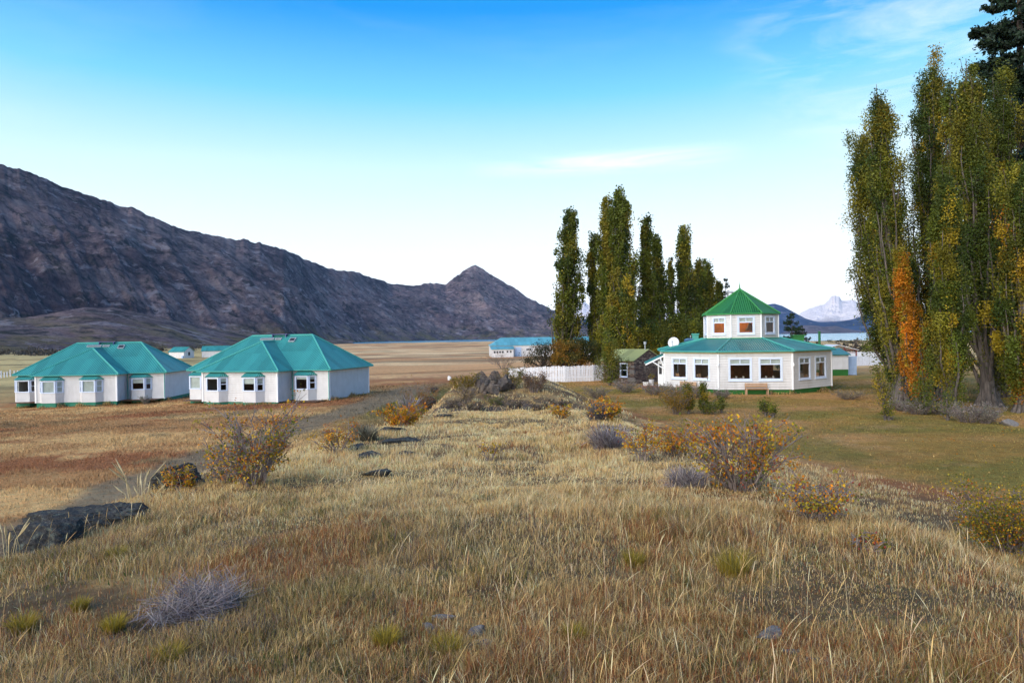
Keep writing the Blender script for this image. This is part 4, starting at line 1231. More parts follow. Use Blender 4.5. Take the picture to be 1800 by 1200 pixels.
# open shelter with red frame
pv_c = Vector((51.5, 108, Hs(51.5, 108)))
pv_o = empty('shelter', pv_c, R(-6), 'open shelter with dark red frame and pale gable roof beyond the annex', 'shelter')
k = MB()
for x_ in (-2.8, -1.0, 1.0, 2.8):
    for y_ in (0, 4.5):
        k.box(x_ - .08, x_ + .08, y_ - .08, y_ + .08, -.2, 1.95 + (0 if abs(x_) > 2 else .56))
for zz in (.75, 1.45): k.box(-2.72, 2.72, -.03, .03, zz, zz + .08)
k.box(-2.72, 2.72, -.035, .035, 1.86, 1.97)
k.build('frame', M['red_steel'], pv_o)
k = MB(); quad_uv(k, [(-3.1, 5, 1.92), (-3.1, -.4, 1.92), (0, -.4, 2.78), (0, 5, 2.78)], .07); quad_uv(k, [(3.1, -.4, 1.92), (3.1, 5, 1.92), (0, 5, 2.78), (0, -.4, 2.78)], .07); k.build('roof', M['poly_roof'], pv_o)
k = MB(); k.box(-2.7, 2.7, 4.6, 4.65, 0, 1.9); k.build('back_wall', M['poly_roof'], pv_o)
gpst = MB(); gpst.lathe([(.001, -.3), (.16, -.3), (.15, 4.55), (.17, 4.6), (.17, 4.68), (.001, 4.72)], 10)
o = gpst.build('post', M['green_post']); q = P(1440.5, 600, 86); o.location = (q.x, q.y, Hs(q.x, q.y)); tag(o, 'tall green wooden post standing behind the lodge in front of the lake', 'post')

# ------------------------------------------------------------------ barn and sheds across the plain
def gable_building(name, loc, rz, w_, d_, wall_h, rise, label, cat, group=None, roofm=None, hip=0.0):
    b_ = empty(name, loc, rz, label, cat, group)
    k = MB(); k.box(0, w_, 0, d_, -.5, wall_h)
    for x0_, x1_ in (((0, .2),) if not hip else ()) + ((w_ - .2, w_),):
        k.hexa([(x0_, 0, wall_h + .001), (x1_, 0, wall_h + .001), (x1_, d_, wall_h + .001), (x0_, d_, wall_h + .001), (x0_, d_ / 2 - .05, wall_h + rise - .03), (x1_, d_ / 2 - .05, wall_h + rise - .03), (x1_, d_ / 2 + .05, wall_h + rise - .03), (x0_, d_ / 2 + .05, wall_h + rise - .03)])
    k.build('wall', M['white'], b_)
    k = MB(); s_ = rise / (d_ / 2); ov = .25
    quad_uv(k, [(-ov, -ov, wall_h - ov * s_ + .05), (w_ + ov, -ov, wall_h - ov * s_ + .05), (w_ + ov, d_ / 2, wall_h + rise + .05), (hip - ov, d_ / 2, wall_h + rise + .05)], .08)
    quad_uv(k, [(w_ + ov, d_ + ov, wall_h - ov * s_ + .05), (-ov, d_ + ov, wall_h - ov * s_ + .05), (hip - ov, d_ / 2, wall_h + rise + .05), (w_ + ov, d_ / 2, wall_h + rise + .05)], .08)
    if hip: quad_uv(k, [(-ov, d_ + ov, wall_h - ov * s_ + .05), (-ov, -ov, wall_h - ov * s_ + .05), (hip - ov, d_ / 2, wall_h + rise + .05)], .08)
    k.build('roof', roofm or M['teal'], b_, uv=True)
    return b_
M['barn_roof'] = roof_mat('sky_blue_barn_roof', (0.13, 0.40, 0.47))
bl = Vector(((863 - 900) / FPX * 194, 194)); 
barn = gable_building('barn', (bl.x, bl.y, Hs(bl.x, bl.y)), R(5), 31, 11, 3.3, 2.1, 'long white barn with light blue roof and lean-to on the far plain', 'barn', roofm=M['barn_roof'], hip=3.4)
k = MB(); k.box(-.01, 6.0, -4.2, -.01, -.5, 2.3); k.hexa([(-.01, -4.2, 2.301), (6.0, -4.2, 2.301), (6.0, -.01, 2.301), (-.01, -.01, 2.301), (-.01, -4.1, 2.31), (6, -4.1, 2.31), (6, -.01, 3.0), (-.01, -.01, 3.0)])
lt = k.build('lean_to', M['white'], barn)
k = MB(); quad_uv(k, [(-.3, -4.5, 2.33), (6.3, -4.5, 2.33), (6.3, -.3, 3.06), (-.3, -.3, 3.06)], .08); k.build('lean_to_roof', M['barn_roof'], lt, uv=True)
for i in range(4):
    k = MB(); k.box(.5 + i * .75, 1.0 + i * .75, -4.24, -4.201, 1.2, 1.75); k.build('window', M['dark'], barn)
for i in range(2):
    k = MB(); k.box(4.1 + i * .9, 4.55 + i * .9, -4.24, -4.201, 1.3, 1.8); k.build('window', M['dark'], barn)
k = MB(); k.box(6.9, 8.6, -.06, -.002, .05, 2.7); k.build('door', M['fence_blue'], barn)
wn = MB(); wn.box(10.0, 11.6, -.05, -.002, 1.6, 2.4); wn = wn.build('window', M['trim_white'], barn)
k = MB()
for i in range(3): k.box(10.08 + i * .51, 10.50 + i * .51, -.062, -.051, 1.68, 2.32)
k.build('pane', M['dark'], wn)
SG = 'small white sheds with teal roofs'
q = P(297, 630, 255); sh1 = gable_building('shed', (q.x, q.y, Hs(q.x, q.y)), R(-14), 6.6, 5.4, 2.5, 1.7, 'small white shed with teal roof and a dark gable window, far behind the left house', 'shed', SG)
k = MB(); k.box(6.602, 6.66, 2.2, 3.2, 1.0, 2.3); k.build('window', M['dark'], sh1)
k = MB(); k.box(5.9, 6.5, -.65, -.01, -.1, .95); k.build('lean_box', M['fence_blue'], sh1)
q = P(343.5, 630, 262); sh2 = gable_building('shed', (q.x + 3.4, q.y - 2.0, Hs(q.x, q.y)), R(16), 11.5, 6.0, 2.5, 1.75, 'longer white shed with teal roof, right neighbour of the small one', 'shed', SG)
# wire fence posts at the far left
fp = empty('wire_fence', (P(0, 655, 118).x, 118, Hs(P(0, 655, 118).x, 118)), 0, 'low white post fence at the left edge of the plain', 'fence')
o0 = Vector(fp.location)
for i, px_ in enumerate((-24, -14, -6, 2, 7.5, 12.5, 18, 25, 31)):
    q = P(px_, 655, 118 + i * 1.2); z = Hs(q.x, q.y) - o0.z
    k = MB(); k.box(q.x - o0.x - .06, q.x - o0.x + .06, q.y - o0.y - .06, q.y - o0.y + .06, z - .2, z + (1.25 if i % 3 == 0 else .95)); k.build('post', M['fence'], fp)
k = MB(); a_ = P(-24, 655, 118) ; b_ = P(31, 655, 127.6)
for zz in (.45, .85): k.tube([(a_.x - o0.x, a_.y - o0.y, Hs(a_.x, a_.y) - o0.z + zz), (b_.x - o0.x, b_.y - o0.y, Hs(b_.x, b_.y) - o0.z + zz)], .02, 4)
k.build('wire', M['grey'], fp)
#@@PLANTS
# ------------------------------------------------------------------ plants
def leaf_quads(cen, size, rgen, up=0.35, aspect=1.5, droop=0.0):
    """small diamond leaves with random directions; returns verts (4n,3) and loops"""
    n = len(cen)
    d = rgen.normal(size=(n, 3)); d[:, 2] += up * 1.5; d /= np.linalg.norm(d, axis=1)[:, None]
    e = rgen.normal(size=(n, 3)); e -= (e * d).sum(1)[:, None] * d; e /= np.linalg.norm(e, axis=1)[:, None]
    s = (size * rgen.uniform(.65, 1.35, n))[:, None]
    a = d * s * .5; b = e * s * .5 / aspect
    v = np.stack([cen - a, cen + b, cen + a, cen - b], 1).reshape(-1, 3)
    return v
def leaf_object(name, cen, size, cols, material, rgen, parent=None, up=.35, aspect=1.5):
    v = leaf_quads(cen, size, rgen, up, aspect)
    n = len(cen)
    return np_mesh(name, v, np.full(n, 4), np.arange(4 * n), material, np.repeat(cols, 4, 0), parent)
def pick_cols(rgen, n, palette, weights, jit=.18):
    pal = np.array(palette, float); idx = rgen.choice(len(pal), n, p=np.array(weights, float) / sum(weights))
    return np.clip(pal[idx] * rgen.uniform(1 - jit, 1 + jit, (n, 1)) * rgen.uniform(.93, 1.07, (n, 3)), 0.003, 1)
DKG = (.052, .078, .014); MDG = (.105, .125, .016); OLV = (.200, .180, .020); YEL = (.34, .24, .020); ORG = (.52, .20, .014); GRY = (.075, .085, .055)
def poplar(loc, hgt, wid, label, seed, leaf=.115, n=16000, tips=4, mix=None, orange=0.0, skirt=.5, lean=(0, 0), group=None, limbs=None, bare=0.0, name='poplar_tree', rot=None):
    """Lombardy poplar: stout trunk, many steep limbs, leaves clustered along them, ragged spires"""
    rg = np.random.default_rng(seed)
    tr = empty(name, loc, 0, label, 'tree', group)
    k = MB()
    nl = limbs or int(26 + hgt * 1.6)
    R0 = max(.05, hgt * .017)
    lx, ly = lean
    zs = np.linspace(0, 1, 12)
    wob = rg.normal(0, hgt * .004, (12, 2)).cumsum(0); wob[0] = 0
    tp = [(wob[i, 0] + lx * z, wob[i, 1] + ly * z, z * hgt * .96 - (.2 if i == 0 else 0)) for i, z in enumerate(zs)]
    k.tube(tp, [R0 * (1.45 if i == 0 else 1.0) * (1 - z) ** .8 + .012 for i, z in enumerate(zs)], 8)
    if hgt > 9:
        for a in range(7):            # buttresses at the root
            t_ = a * .9 + rg.uniform(0, .5)
            k.tube([(math.cos(t_) * R0 * 1.9, math.sin(t_) * R0 * 1.9, -.12), (math.cos(t_) * R0 * 1.05, math.sin(t_) * R0 * 1.05, R0 * 1.6), (math.cos(t_) * R0 * .4, math.sin(t_) * R0 * .4, R0 * 4.5)], [R0 * .5, R0 * .42, R0 * .2], 6)
    cen = []; cc = []
    prof_t = [0, .06, .18, .35, .55, .75, .90, 1.0]; prof_r = [.72, .90, 1.0, 1.0, .84, .52, .24, .04]
    per = n / nl
    pal = [DKG, MDG, OLV, YEL]
    wmix = mix or (4, 5, 3, .6)
    for i in range(nl):
        f = (i + rg.uniform(0, 1)) / nl
        z0 = hgt * (skirt * .05 + f ** 1.15 * .80)
        ph = i * 2.39996 + rg.uniform(-.5, .5)
        # limb end height
        z1 = min(hgt * 1.0, z0 + hgt * rg.uniform(.16, .34) * (1.15 - .5 * f))
        tip_i = i < 0
        if i >= nl - tips: z1 = hgt * rg.uniform(.86, .97)
        z1 = min(z1, hgt * .97)
        t1 = z1 / hgt
        rad = wid * .5 * np.interp(min(1, (z0 * .38 + z1 * .62) / hgt), prof_t, prof_r) * (rg.uniform(.45, 1.0) if rg.random() < .7 else rg.uniform(1.0, 1.38))
        if rad < .1: rad = .1
        m_ = 7; us = np.linspace(0, 1, m_)
        bx_ = np.interp(z0 / hgt, zs, [p[0] for p in tp]); by_ = np.interp(z0 / hgt, zs, [p[1] for p in tp])
        pts = []
        for u in us:
            r_ = rad * (1 - (1 - u) ** 2.1)
            zz = z0 + (z1 - z0) * u ** 1.15
            pts.append((bx_ + lx * (zz - z0) / hgt + math.cos(ph) * r_ + rg.normal(0, .05), by_ + ly * (zz - z0) / hgt + math.sin(ph) * r_ + rg.normal(0, .05), zz))
        lr = R0 * .34 * (1 - f) ** .7 + .012
        k.tube(pts, [lr * (1 - .85 * u) + .006 for u in us], 5, False)
        pts = np.array(pts)
        isor = rg.random() < orange
        lc = pick_cols(rg, 1, [ORG, YEL], (3, 1))[0] if isor else pick_cols(rg, 1, pal, wmix, .1)[0]
        # leaf clumps along the limb, with gaps between them
        length = np.linalg.norm(np.diff(pts, axis=0), axis=1).sum()
        ncl = max(4, int(length / .42)); gap = rg.random() < bare
        for j in range(ncl):
            if gap and rg.random() < .75: continue
            u = rg.uniform(.03 if z0 < hgt * .25 else .14, 1.0)
            c = np.array([np.interp(u, us, pts[:, q]) for q in range(3)]) + rg.normal(0, 1, 3) * np.array([.16, .16, .22]) * (wid / 2.4) ** .5
            nn = int(per / ncl * rg.choice([.25, .7, 1.1, 1.9]))
            sp = rg.uniform(.12, .30) * (wid / 2.4) ** .5
            q = np.clip(rg.normal(0, 1, (nn, 3)), -1.7, 1.7) * np.array([sp, sp, sp * 1.7]); 
            cen.append(c + q)
            col = lc * rg.uniform(.66, 1.36)
            cc.append(np.clip(col * rg.uniform(.7, 1.3, (nn, 1)), .003, 1))
    if bare:
        for i in range(int(nl * .5)):      # dead whippy branches
            f = rg.uniform(.05, .75); z0 = hgt * f; ph = rg.uniform(0, 6.28); L_ = rg.uniform(1.2, 3.2)
            p0 = np.array([np.interp(f, zs, [p[0] for p in tp]), np.interp(f, zs, [p[1] for p in tp]), z0])
            r_ = wid * rg.uniform(.2, .45)
            k.tube([p0, p0 + [math.cos(ph) * r_ * .7, math.sin(ph) * r_ * .7, L_ * .4], p0 + [math.cos(ph) * r_, math.sin(ph) * r_, L_]], [.03, .02, .006], 4, False)
    k.build('trunk', M['bark'], tr, smooth=True)
    cen = np.vstack(cen); cc = np.vstack(cc)
    keep = cen[:, 2] > .25
    leaf_object('crown', cen[keep], leaf, cc[keep], M['leaf'], rg, tr, up=.2)
    return tr

PG = 'tall poplars on the right side of the lawn'
def pop_at(pxb, D, pxt, pyt, wpx, label, seed, **kw):
    b = P(pxb, 700, D); zb = Hs(b.x, b.y); top = P(pxt, pyt, D)
    hgt = (top.z - zb) * (1.05 if top.z - zb > 8 else 1.0)
    if kw.get('group') == PG: wpx *= 1.0
    if kw.get('group') == 'poplars behind the stone hut': wpx *= 1.24; kw['n'] = int(kw['n'] * 1.15)
    return poplar((b.x, b.y, zb), hgt, wpx / FPX * D, label, seed, lean=(top.x - b.x, 0), **kw)
pop_at(1585, 41.5, 1545, 152, 64, 'leftmost big poplar with a split twisted trunk base, thin at its top', 101, n=90000, tips=5, mix=(3, 5, 4, .8), orange=.0, bare=.30, group=PG)
pop_at(1580, 44.5, 1516, 240, 78, 'shorter broad poplar whose crown forms the left edge of the right row', 102, n=72000, tips=4, mix=(2, 5, 5, .5), orange=.0, group=PG)
pop_at(1612, 40.0, 1582, 440, 36, 'narrow poplar in bright orange autumn leaf', 103, n=27000, leaf=.10, tips=3, mix=(0, 1, 3, 3), orange=.80, group=PG)
pop_at(1640, 45.0, 1622, 108, 72, 'tall dense green poplar with a forked twin top', 104, n=90000, tips=6, mix=(4, 5, 3, .6), orange=.0, bare=.15, group=PG)
pop_at(1660, 41.0, 1668, 140, 42, 'thin leggy poplar with a bare whippy top', 105, n=39000, tips=4, mix=(3, 5, 3, .5), orange=.0, bare=.3, group=PG)
pop_at(1672, 36.5, 1650, 300, 56, 'young green poplar standing out in front of the row, leaves down to the grass', 106, n=60000, leaf=.10, tips=4, mix=(3, 6, 3, .7), orange=.0, skirt=.2, group=PG)
pop_at(1738, 39.0, 1700, 108, 78, 'broad poplar with a dark hollow trunk, its top leaning left', 107, n=90000, tips=5, mix=(4, 5, 3, .6), orange=.0, bare=.35, group=PG)
pop_at(1760, 44.0, 1755, 130, 80, 'poplar with pale bare limbs in front of the dark conifer', 108, n=78000, tips=5, mix=(3, 5, 3, .8), orange=.0, bare=.3, group=PG)
pop_at(1795, 36.0, 1790, 290, 76, 'poplar with orange tufts at the right edge of the photo', 109, n=72000, tips=4, mix=(3, 5, 4, 1), orange=.10, bare=.2, group=PG)
pop_at(1860, 40.0, 1850, 160, 100, 'poplar just past the right edge, only its left side showing', 110, n=60000, tips=4, mix=(3, 5, 4, 1), orange=.0, group=PG)
pop_at(1556, 33.2, 1545, 640, 26, 'slender sapling with yellow green leaves in front of the leftmost poplar', 111, n=1500, leaf=.075, tips=2, limbs=16, mix=(0, 1, 4, 2), skirt=3.2, group='young poplar saplings on the right lawn')
pop_at(1563, 33.0, 1560, 712, 22, 'knee high leafy shoot at the foot of the slender sapling', 112, n=900, leaf=.07, tips=2, limbs=12, mix=(2, 4, 3, .5), skirt=.3, group='young poplar saplings on the right lawn')
pop_at(1665, 32.8, 1664, 690, 26, 'thin green shoot growing nearest the camera under the right row', 113, n=1100, leaf=.075, tips=2, limbs=12, mix=(1, 4, 4, 1), skirt=.5, group='young poplar saplings on the right lawn')
pop_at(1627, 35.6, 1622, 648, 40, 'bushy green sapling at the foot of the orange poplar', 114, n=2600, leaf=.085, tips=3, limbs=16, mix=(3, 6, 2, .4), orange=.06, skirt=.2, group='young poplar saplings on the right lawn')
PB = 'poplars behind the stone hut'
pop_at(992, 84, 1000, 375, 36, 'lone slim poplar standing apart, left of the others behind the fence', 121, n=26000, leaf=0.240, tips=4, mix=(2, 6, 3, .05), group=PB)
pop_at(1052, 86, 1046, 415, 20, 'short slim poplar at the left side of the tight clump', 122, n=16000, leaf=0.240, tips=3, mix=(2, 6, 3, .05), bare=.2, group=PB)
pop_at(1072, 82, 1062, 352, 30, 'second tallest poplar of the clump, dark with a pointed top', 123, n=28000, leaf=0.240, tips=4, mix=(1, 5, 4, .05), group=PB)
pop_at(1103, 80, 1097, 327, 38, 'tallest poplar of the clump, behind the stone hut', 124, n=30000, leaf=0.240, tips=4, mix=(1, 5, 4, .05), group=PB)
pop_at(1112, 76, 1108, 500, 36, 'low yellow green poplar in front of the tallest one', 125, n=14000, leaf=0.216, tips=4, mix=(1, 3, 5, 2.0), orange=.04, group=PB)
pop_at(1080, 77, 1080, 520, 30, 'low olive poplar directly behind the conical sapling', 126, n=12000, leaf=0.216, tips=4, mix=(2, 5, 4, .8), group=PB)
pop_at(1146, 84, 1136, 387, 24, 'poplar right of the tallest one, its crown narrow and dark', 127, n=22000, leaf=0.240, tips=3, mix=(2, 6, 3, .05), group=PB)
pop_at(1160, 88, 1153, 415, 24, 'poplar with its slanting right side shading down to the thin one', 128, n=20000, leaf=0.240, tips=3, mix=(2, 6, 3, .05), group=PB)
pop_at(1184, 92, 1177, 452, 12, 'thin see through poplar in the gap of the row', 129, n=9000, leaf=0.240, tips=4, mix=(4, 5, 1, .1), bare=.3, group=PB)
pop_at(1212, 90, 1206, 399, 28, 'tall poplar between the gap and the lodge roof', 130, n=24000, leaf=0.240, tips=3, mix=(2, 6, 3, .05), group=PB)
pop_at(1232, 92, 1226, 453, 24, 'mid height poplar next to the lodge roof, dark green', 131, n=18000, leaf=0.240, tips=3, mix=(2, 6, 3, .05), group=PB)
pop_at(1252, 94, 1247, 466, 20, 'last full poplar before the lodge roof', 132, n=14000, leaf=0.240, tips=3, mix=(2, 6, 3, .05), group=PB)
pop_at(1264, 96, 1262, 498, 18, 'short poplar half hidden by the green pointed roof', 133, n=10000, leaf=0.240, tips=2, mix=(4, 5, 2, .05), group=PB)
pop_at(1200, 80, 1200, 560, 76, 'low broad poplar thicket behind the satellite dishes', 134, n=24000, leaf=0.204, tips=6, mix=(2, 6, 3, .05), group=PB)
pop_at(1145, 78, 1148, 575, 60, 'low leafy thicket right behind the stone hut roof', 135, n=18000, leaf=0.192, tips=6, mix=(3, 5, 3, .5), group=PB)

# ------------------------------------------------------------------ conifers
def conifer(loc, hgt, wid, label, seed, n=9000, leaf=.22, whorls=22, clear=.04, dens=1.0, name='conifer_tree', tone=(.016, .032, .018), droop=.15, group=None):
    rg = np.random.default_rng(seed)
    tr = empty(name, loc, 0, label, 'tree', group)
    k = MB(); R0 = hgt * .009 + .03
    k.tube([(0, 0, -.2), (0, 0, hgt * .5), (0, 0, hgt)], [R0, R0 * .6, .015], 8)
    cen = []
    for w_ in range(whorls):
        f = clear + (1 - clear) * (w_ + rg.uniform(-.3, .3)) / whorls
        f = min(.985, max(.02, f)); z0 = hgt * f
        rad = wid * .5 * (1 - f) ** .75 * rg.uniform(.75, 1.1) + .12
        for b_ in range(rg.integers(4, 7)):
            if rg.random() > dens: continue
            ph = rg.uniform(0, 6.28); r_ = rad * rg.uniform(.6, 1.12)
            us = np.linspace(0, 1, 5)
            pts = [(math.cos(ph) * r_ * u, math.sin(ph) * r_ * u, z0 - droop * r_ * u + .30 * r_ * u ** 2.4) for u in us]
            k.tube(pts, [R0 * .22 * (1 - u) * (1 - f) + .008 for u in us], 4, False)
            nn = int(n / (whorls * 5) * (r_ / (wid * .3)) ** 1.0 * rg.uniform(.6, 1.3)) + 6
            u = rg.uniform(.12, 1.03, nn) ** .75
            q = np.stack([np.interp(u, us, [p[i] for p in pts]) for i in range(3)], 1)
            side = np.array([-math.sin(ph), math.cos(ph), 0])
            q += side * (rg.normal(0, .17, nn) * r_ * (1.1 - .6 * u))[:, None]
            q[:, 2] += rg.normal(-.05, .09, nn)
            cen.append(q)
    k.build('trunk', M['bark_dark'], tr, smooth=True)
    cen = np.vstack(cen); c_ = np.clip(np.array(tone) * rg.uniform(.55, 1.6, (len(cen), 1)) * rg.uniform(.9, 1.1, (len(cen), 3)), .002, 1)
    leaf_object('crown', cen, leaf, c_, M['needle'], rg, tr, up=.1, aspect=2.2)
    return tr
b = P(1800, 700, 48); conifer((b.x, b.y, Hs(b.x, b.y)), 41, 12.0, 'huge dark spruce towering behind the poplars at the right edge', 201, n=130000, leaf=.30, whorls=64, clear=.10, droop=.35)
b = P(1277, 640, 100); conifer((b.x, b.y, Hs(b.x, b.y)), (584 - 482) / FPX * 100 + 4.6, 4.6, 'thin dark conifer rising behind the lodge chimney', 202, n=5000, leaf=.26, whorls=18, clear=.25, dens=.85)
b = P(1393, 640, 78); conifer((b.x, b.y, Hs(b.x, b.y)), 7.0, 5.0, 'dark bushy cypress at the right of the lodge\'s upper storey', 203, n=9000, leaf=.2, whorls=18, tone=(.022, .042, .020))
b = P(1412, 640, 82); conifer((b.x, b.y, Hs(b.x, b.y)), 5.4, 4.4, 'lower open cypress beside the green vent on the lodge roof', 204, n=4500, leaf=.2, whorls=13, dens=.8, tone=(.020, .036, .022))

# ------------------------------------------------------------------ shrubs
def shrub(loc, hgt, wid, label, seed, leaf=.045, n=2500, stems=14, pal=(YEL, ORG, OLV), wts=(3, 3, 2), hips=0, group=None, name='shrub', cat='shrub', dense=False, stem_mat=None, twig=.0075, spread=1.0, low=.15, up=.6, leafmat=None):
    rg = np.random.default_rng(seed)
    tr = empty(name, loc, 0, label, cat, group)
    k = MB(); tips = []
    for s in range(stems):
        ph = s * 2.4 + rg.uniform(-.4, .4); L = hgt * rg.uniform(.65, 1.08); out_ = wid * .5 * rg.uniform(.15, 1.0) * spread
        us = np.linspace(0, 1, 6); w0 = rg.normal(0, .03 * hgt, (6, 3)); w0[0] = 0
        b0 = np.array([math.cos(ph), math.sin(ph), 0]) * wid * .07
        main = np.array([b0 + np.array([math.cos(ph) * out_ * u ** 1.3, math.sin(ph) * out_ * u ** 1.3, L * (u ** .9) - .05]) for u in us]) + w0
        k.tube(main, [twig * (2.2 - 1.5 * u) * (hgt / 1.2) ** .5 for u in us], 5, False)
        for b_ in range(6):
            u0 = rg.uniform(.25, .95); p0 = np.array([np.interp(u0, us, main[:, i]) for i in range(3)])
            ph2 = ph + rg.normal(0, 1.0); l2 = L * rg.uniform(.18, .42)
            d = np.array([math.cos(ph2) * .8, math.sin(ph2) * .8, rg.uniform(.2, 1.0)]); d /= np.linalg.norm(d)
            p1 = p0 + d * l2 * .55 + rg.normal(0, .02, 3); p2 = p0 + d * l2 + np.array([0, 0, -.08 * l2]) + rg.normal(0, .03, 3)
            k.tube([p0, p1, p2], [twig * .9, twig * .6, twig * .3], 4, False)
            tips += [(p1, l2), (p2, l2), ((p0 + p1) / 2, l2)]
            for b3 in range(2):
                d3 = d + rg.normal(0, .6, 3); d3 /= np.linalg.norm(d3); p3 = p1 + d3 * l2 * .45
                k.tube([p1, p3], [twig * .5, twig * .25], 3, False); tips.append((p3, l2 * .6))
    k.build('branches', stem_mat or M['stem'], tr)
    tp = np.array([t_[0] for t_ in tips])
    tp = tp[tp[:, 2] > low * hgt]
    cl = rg.choice(len(tp), max(10, int(n / 9)))
    cen = np.repeat(tp[cl], 9, 0) + rg.normal(0, (.10 if dense else .055) * hgt ** .6, (len(cl) * 9, 3))
    cen[:, 2] = np.maximum(cen[:, 2], .03)
    pc = pick_cols(rg, len(cl), pal, wts, .15)
    cols = np.clip(np.repeat(pc, 9, 0) * rg.uniform(.7, 1.3, (len(cen), 1)), .003, 1)
    leaf_object('leaves', cen, leaf, cols, leafmat or M['leaf'], rg, tr, up=up)
    if hips:
        h = MB(); sel = rg.choice(len(tp), min(hips, len(tp)), replace=False)
        for i in sel:
            c = tp[i] + rg.normal(0, .03, 3); r_ = rg.uniform(.006, .010)
            h.lathe([(.0005, -r_ * 1.3), (r_ * .8, -r_ * .6), (r_, .2 * r_), (r_ * .6, r_), (.0005, r_ * 1.2)], 6, tuple(c))
        o_ = h.build('rose_hips', M['hip'], tr, smooth=True); o_['kind'] = 'stuff'
    return tr
def gshrub(px, py, hgt, wid, label, seed, **kw):
    p = G(px, py)
    if hgt > 5: hgt = hgt * p.y / FPX; wid = wid * p.y / FPX       # sizes given as seen
    return shrub((p.x, p.y, Hs(p.x, p.y) - .03), hgt, wid, label, seed, **kw)
RG_ = 'rosehip bushes in yellow and orange leaf on the knoll'
RY = [(.54, .33, .022), (.55, .21, .014), (.30, .23, .02), (.13, .14, .016), (.36, .10, .014)]
gshrub(448, 852, 130, 190, 'big rosehip bush with red hips, green low down, on the left edge of the knoll', 301, leaf=.034, n=2300, stems=30, pal=RY, wts=(3, 3, 2, 2.4, 1), hips=150, group=RG_, low=.05)
gshrub(395, 850, 66, 70, 'low bare twiggy rosehip bush touching the left side of the big one', 302, leaf=.03, n=500, stems=12, pal=RY, wts=(2, 3, 1, .5, 1), hips=40, group=RG_)
gshrub(318, 862, 42, 60, 'small yellow rosehip beside the two left rocks', 303, leaf=.03, n=900, stems=10, pal=RY, wts=(3, 2, 2, 1, .5), hips=20, group=RG_)
gshrub(592, 800, 58, 85, 'sparse rosehip among the flat rocks, right of the big left bush', 304, leaf=.034, n=900, stems=11, pal=RY, wts=(3, 3, 1, .6, 1), hips=50, group=RG_)
gshrub(1300, 862, 128, 210, 'largest rosehip bush, orange and wide, on the right edge of the knoll', 305, leaf=.034, n=2300, stems=36, pal=RY, wts=(3.4, 3.6, 2, 1.2, 1.2), hips=190, group=RG_, low=.08)
gshrub(1322, 868, 134, 34, 'tall upright rosehip stem with pale bark rising from the largest bush', 306, leaf=.036, n=500, stems=4, pal=RY, wts=(4, 3, 1, .4, .6), hips=20, group=RG_, twig=.010, low=.4)
gshrub(1432, 915, 84, 140, 'loose rosehip bush right of the largest one, nearer the camera', 307, leaf=.028, n=900, stems=18, pal=RY, wts=(4, 3, 2, .8, 1.2), hips=80, group=RG_, low=.3)
gshrub(1520, 965, 40, 60, 'tiny sparse rosehip sprig on the slope below the loose bush', 308, leaf=.026, n=160, stems=6, pal=RY, wts=(2, 4, 1, .4, 1), hips=14, group=RG_)
gshrub(1130, 812, 74, 62, 'thin open rosehip on the right crest with two bare stems', 309, leaf=.036, n=750, stems=8, pal=RY, wts=(4, 3, 1, .5, .6), hips=30, group=RG_, low=.35)
gshrub(1185, 800, 54, 92, 'airy rosehip between the thin open one and the largest bush', 310, leaf=.038, n=1200, stems=14, pal=RY, wts=(4, 3, 1.4, .5, .6), hips=36, group=RG_, low=.25)
gshrub(1245, 775, 44, 140, 'pale orange rosehip thicket behind the largest bush', 311, leaf=.042, n=1800, stems=18, pal=RY, wts=(3, 3, 1.6, .5, .8), hips=40, group=RG_, low=.2)
gshrub(1775, 975, 108, 160, 'dense green and yellow rosehip at the right edge of the photo', 312, leaf=.038, n=8000, stems=34, pal=RY, wts=(2.2, 1.2, 4, 4, .4), hips=60, group=RG_, dense=True, low=.06)
gshrub(1700, 930, 58, 50, 'small yellow green rosehip left of the dense one at the right edge', 313, leaf=.034, n=500, stems=8, pal=RY, wts=(2, 1, 4, 2, .3), hips=10, group=RG_)
gshrub(860, 812, 42, 38, 'single rosehip sprig alone in the middle of the pale grass', 314, leaf=.034, n=150, stems=4, pal=RY, wts=(4, 2, 2, .6, .4), hips=8, group=RG_, low=.35)
gshrub(740, 722, 50, 78, 'brown red rosehip thicket on the left edge near the outcrop', 315, leaf=.055, n=2600, stems=24, pal=[(.26, .10, .02), (.20, .12, .03), (.30, .16, .02)], wts=(3, 2, 1.5), hips=40, group=RG_)
gshrub(705, 752, 46, 78, 'orange rosehip thicket below the brown red one on the left edge', 316, leaf=.05, n=2600, stems=20, pal=RY, wts=(2, 4, 1.4, .5, 1), hips=40, group=RG_)
gshrub(815, 690, 34, 52, 'low mustard bush on the left flank of the rocky outcrop', 317, leaf=.06, n=2200, stems=16, pal=[(.26, .18, .02), (.20, .13, .02), (.12, .11, .02)], wts=(3, 2, 1), group=RG_)
gshrub(902, 684, 38, 38, 'olive bush growing against the right side of the outcrop rocks', 318, leaf=.055, n=1800, stems=14, pal=[(.17, .15, .03), (.22, .15, .02)], wts=(3, 1), group=RG_)
gshrub(940, 690, 36, 50, 'reddish brown bush right of the olive one by the outcrop', 319, leaf=.055, n=2400, stems=22, pal=[(.15, .085, .05), (.20, .11, .05), (.10, .08, .06)], wts=(3, 2, 2), group=RG_)
gshrub(870, 640, 20, 62, 'dry russet bush on top of the outcrop', 320, leaf=.06, n=1300, stems=18, pal=[(.22, .11, .04), (.15, .10, .05)], wts=(2, 2), group=RG_)
gshrub(1062, 742, 42, 70, 'orange brown bush at the right foot of the knoll', 321, leaf=.055, n=1500, stems=18, pal=RY, wts=(3, 3, 2, .6, .8), group=RG_)
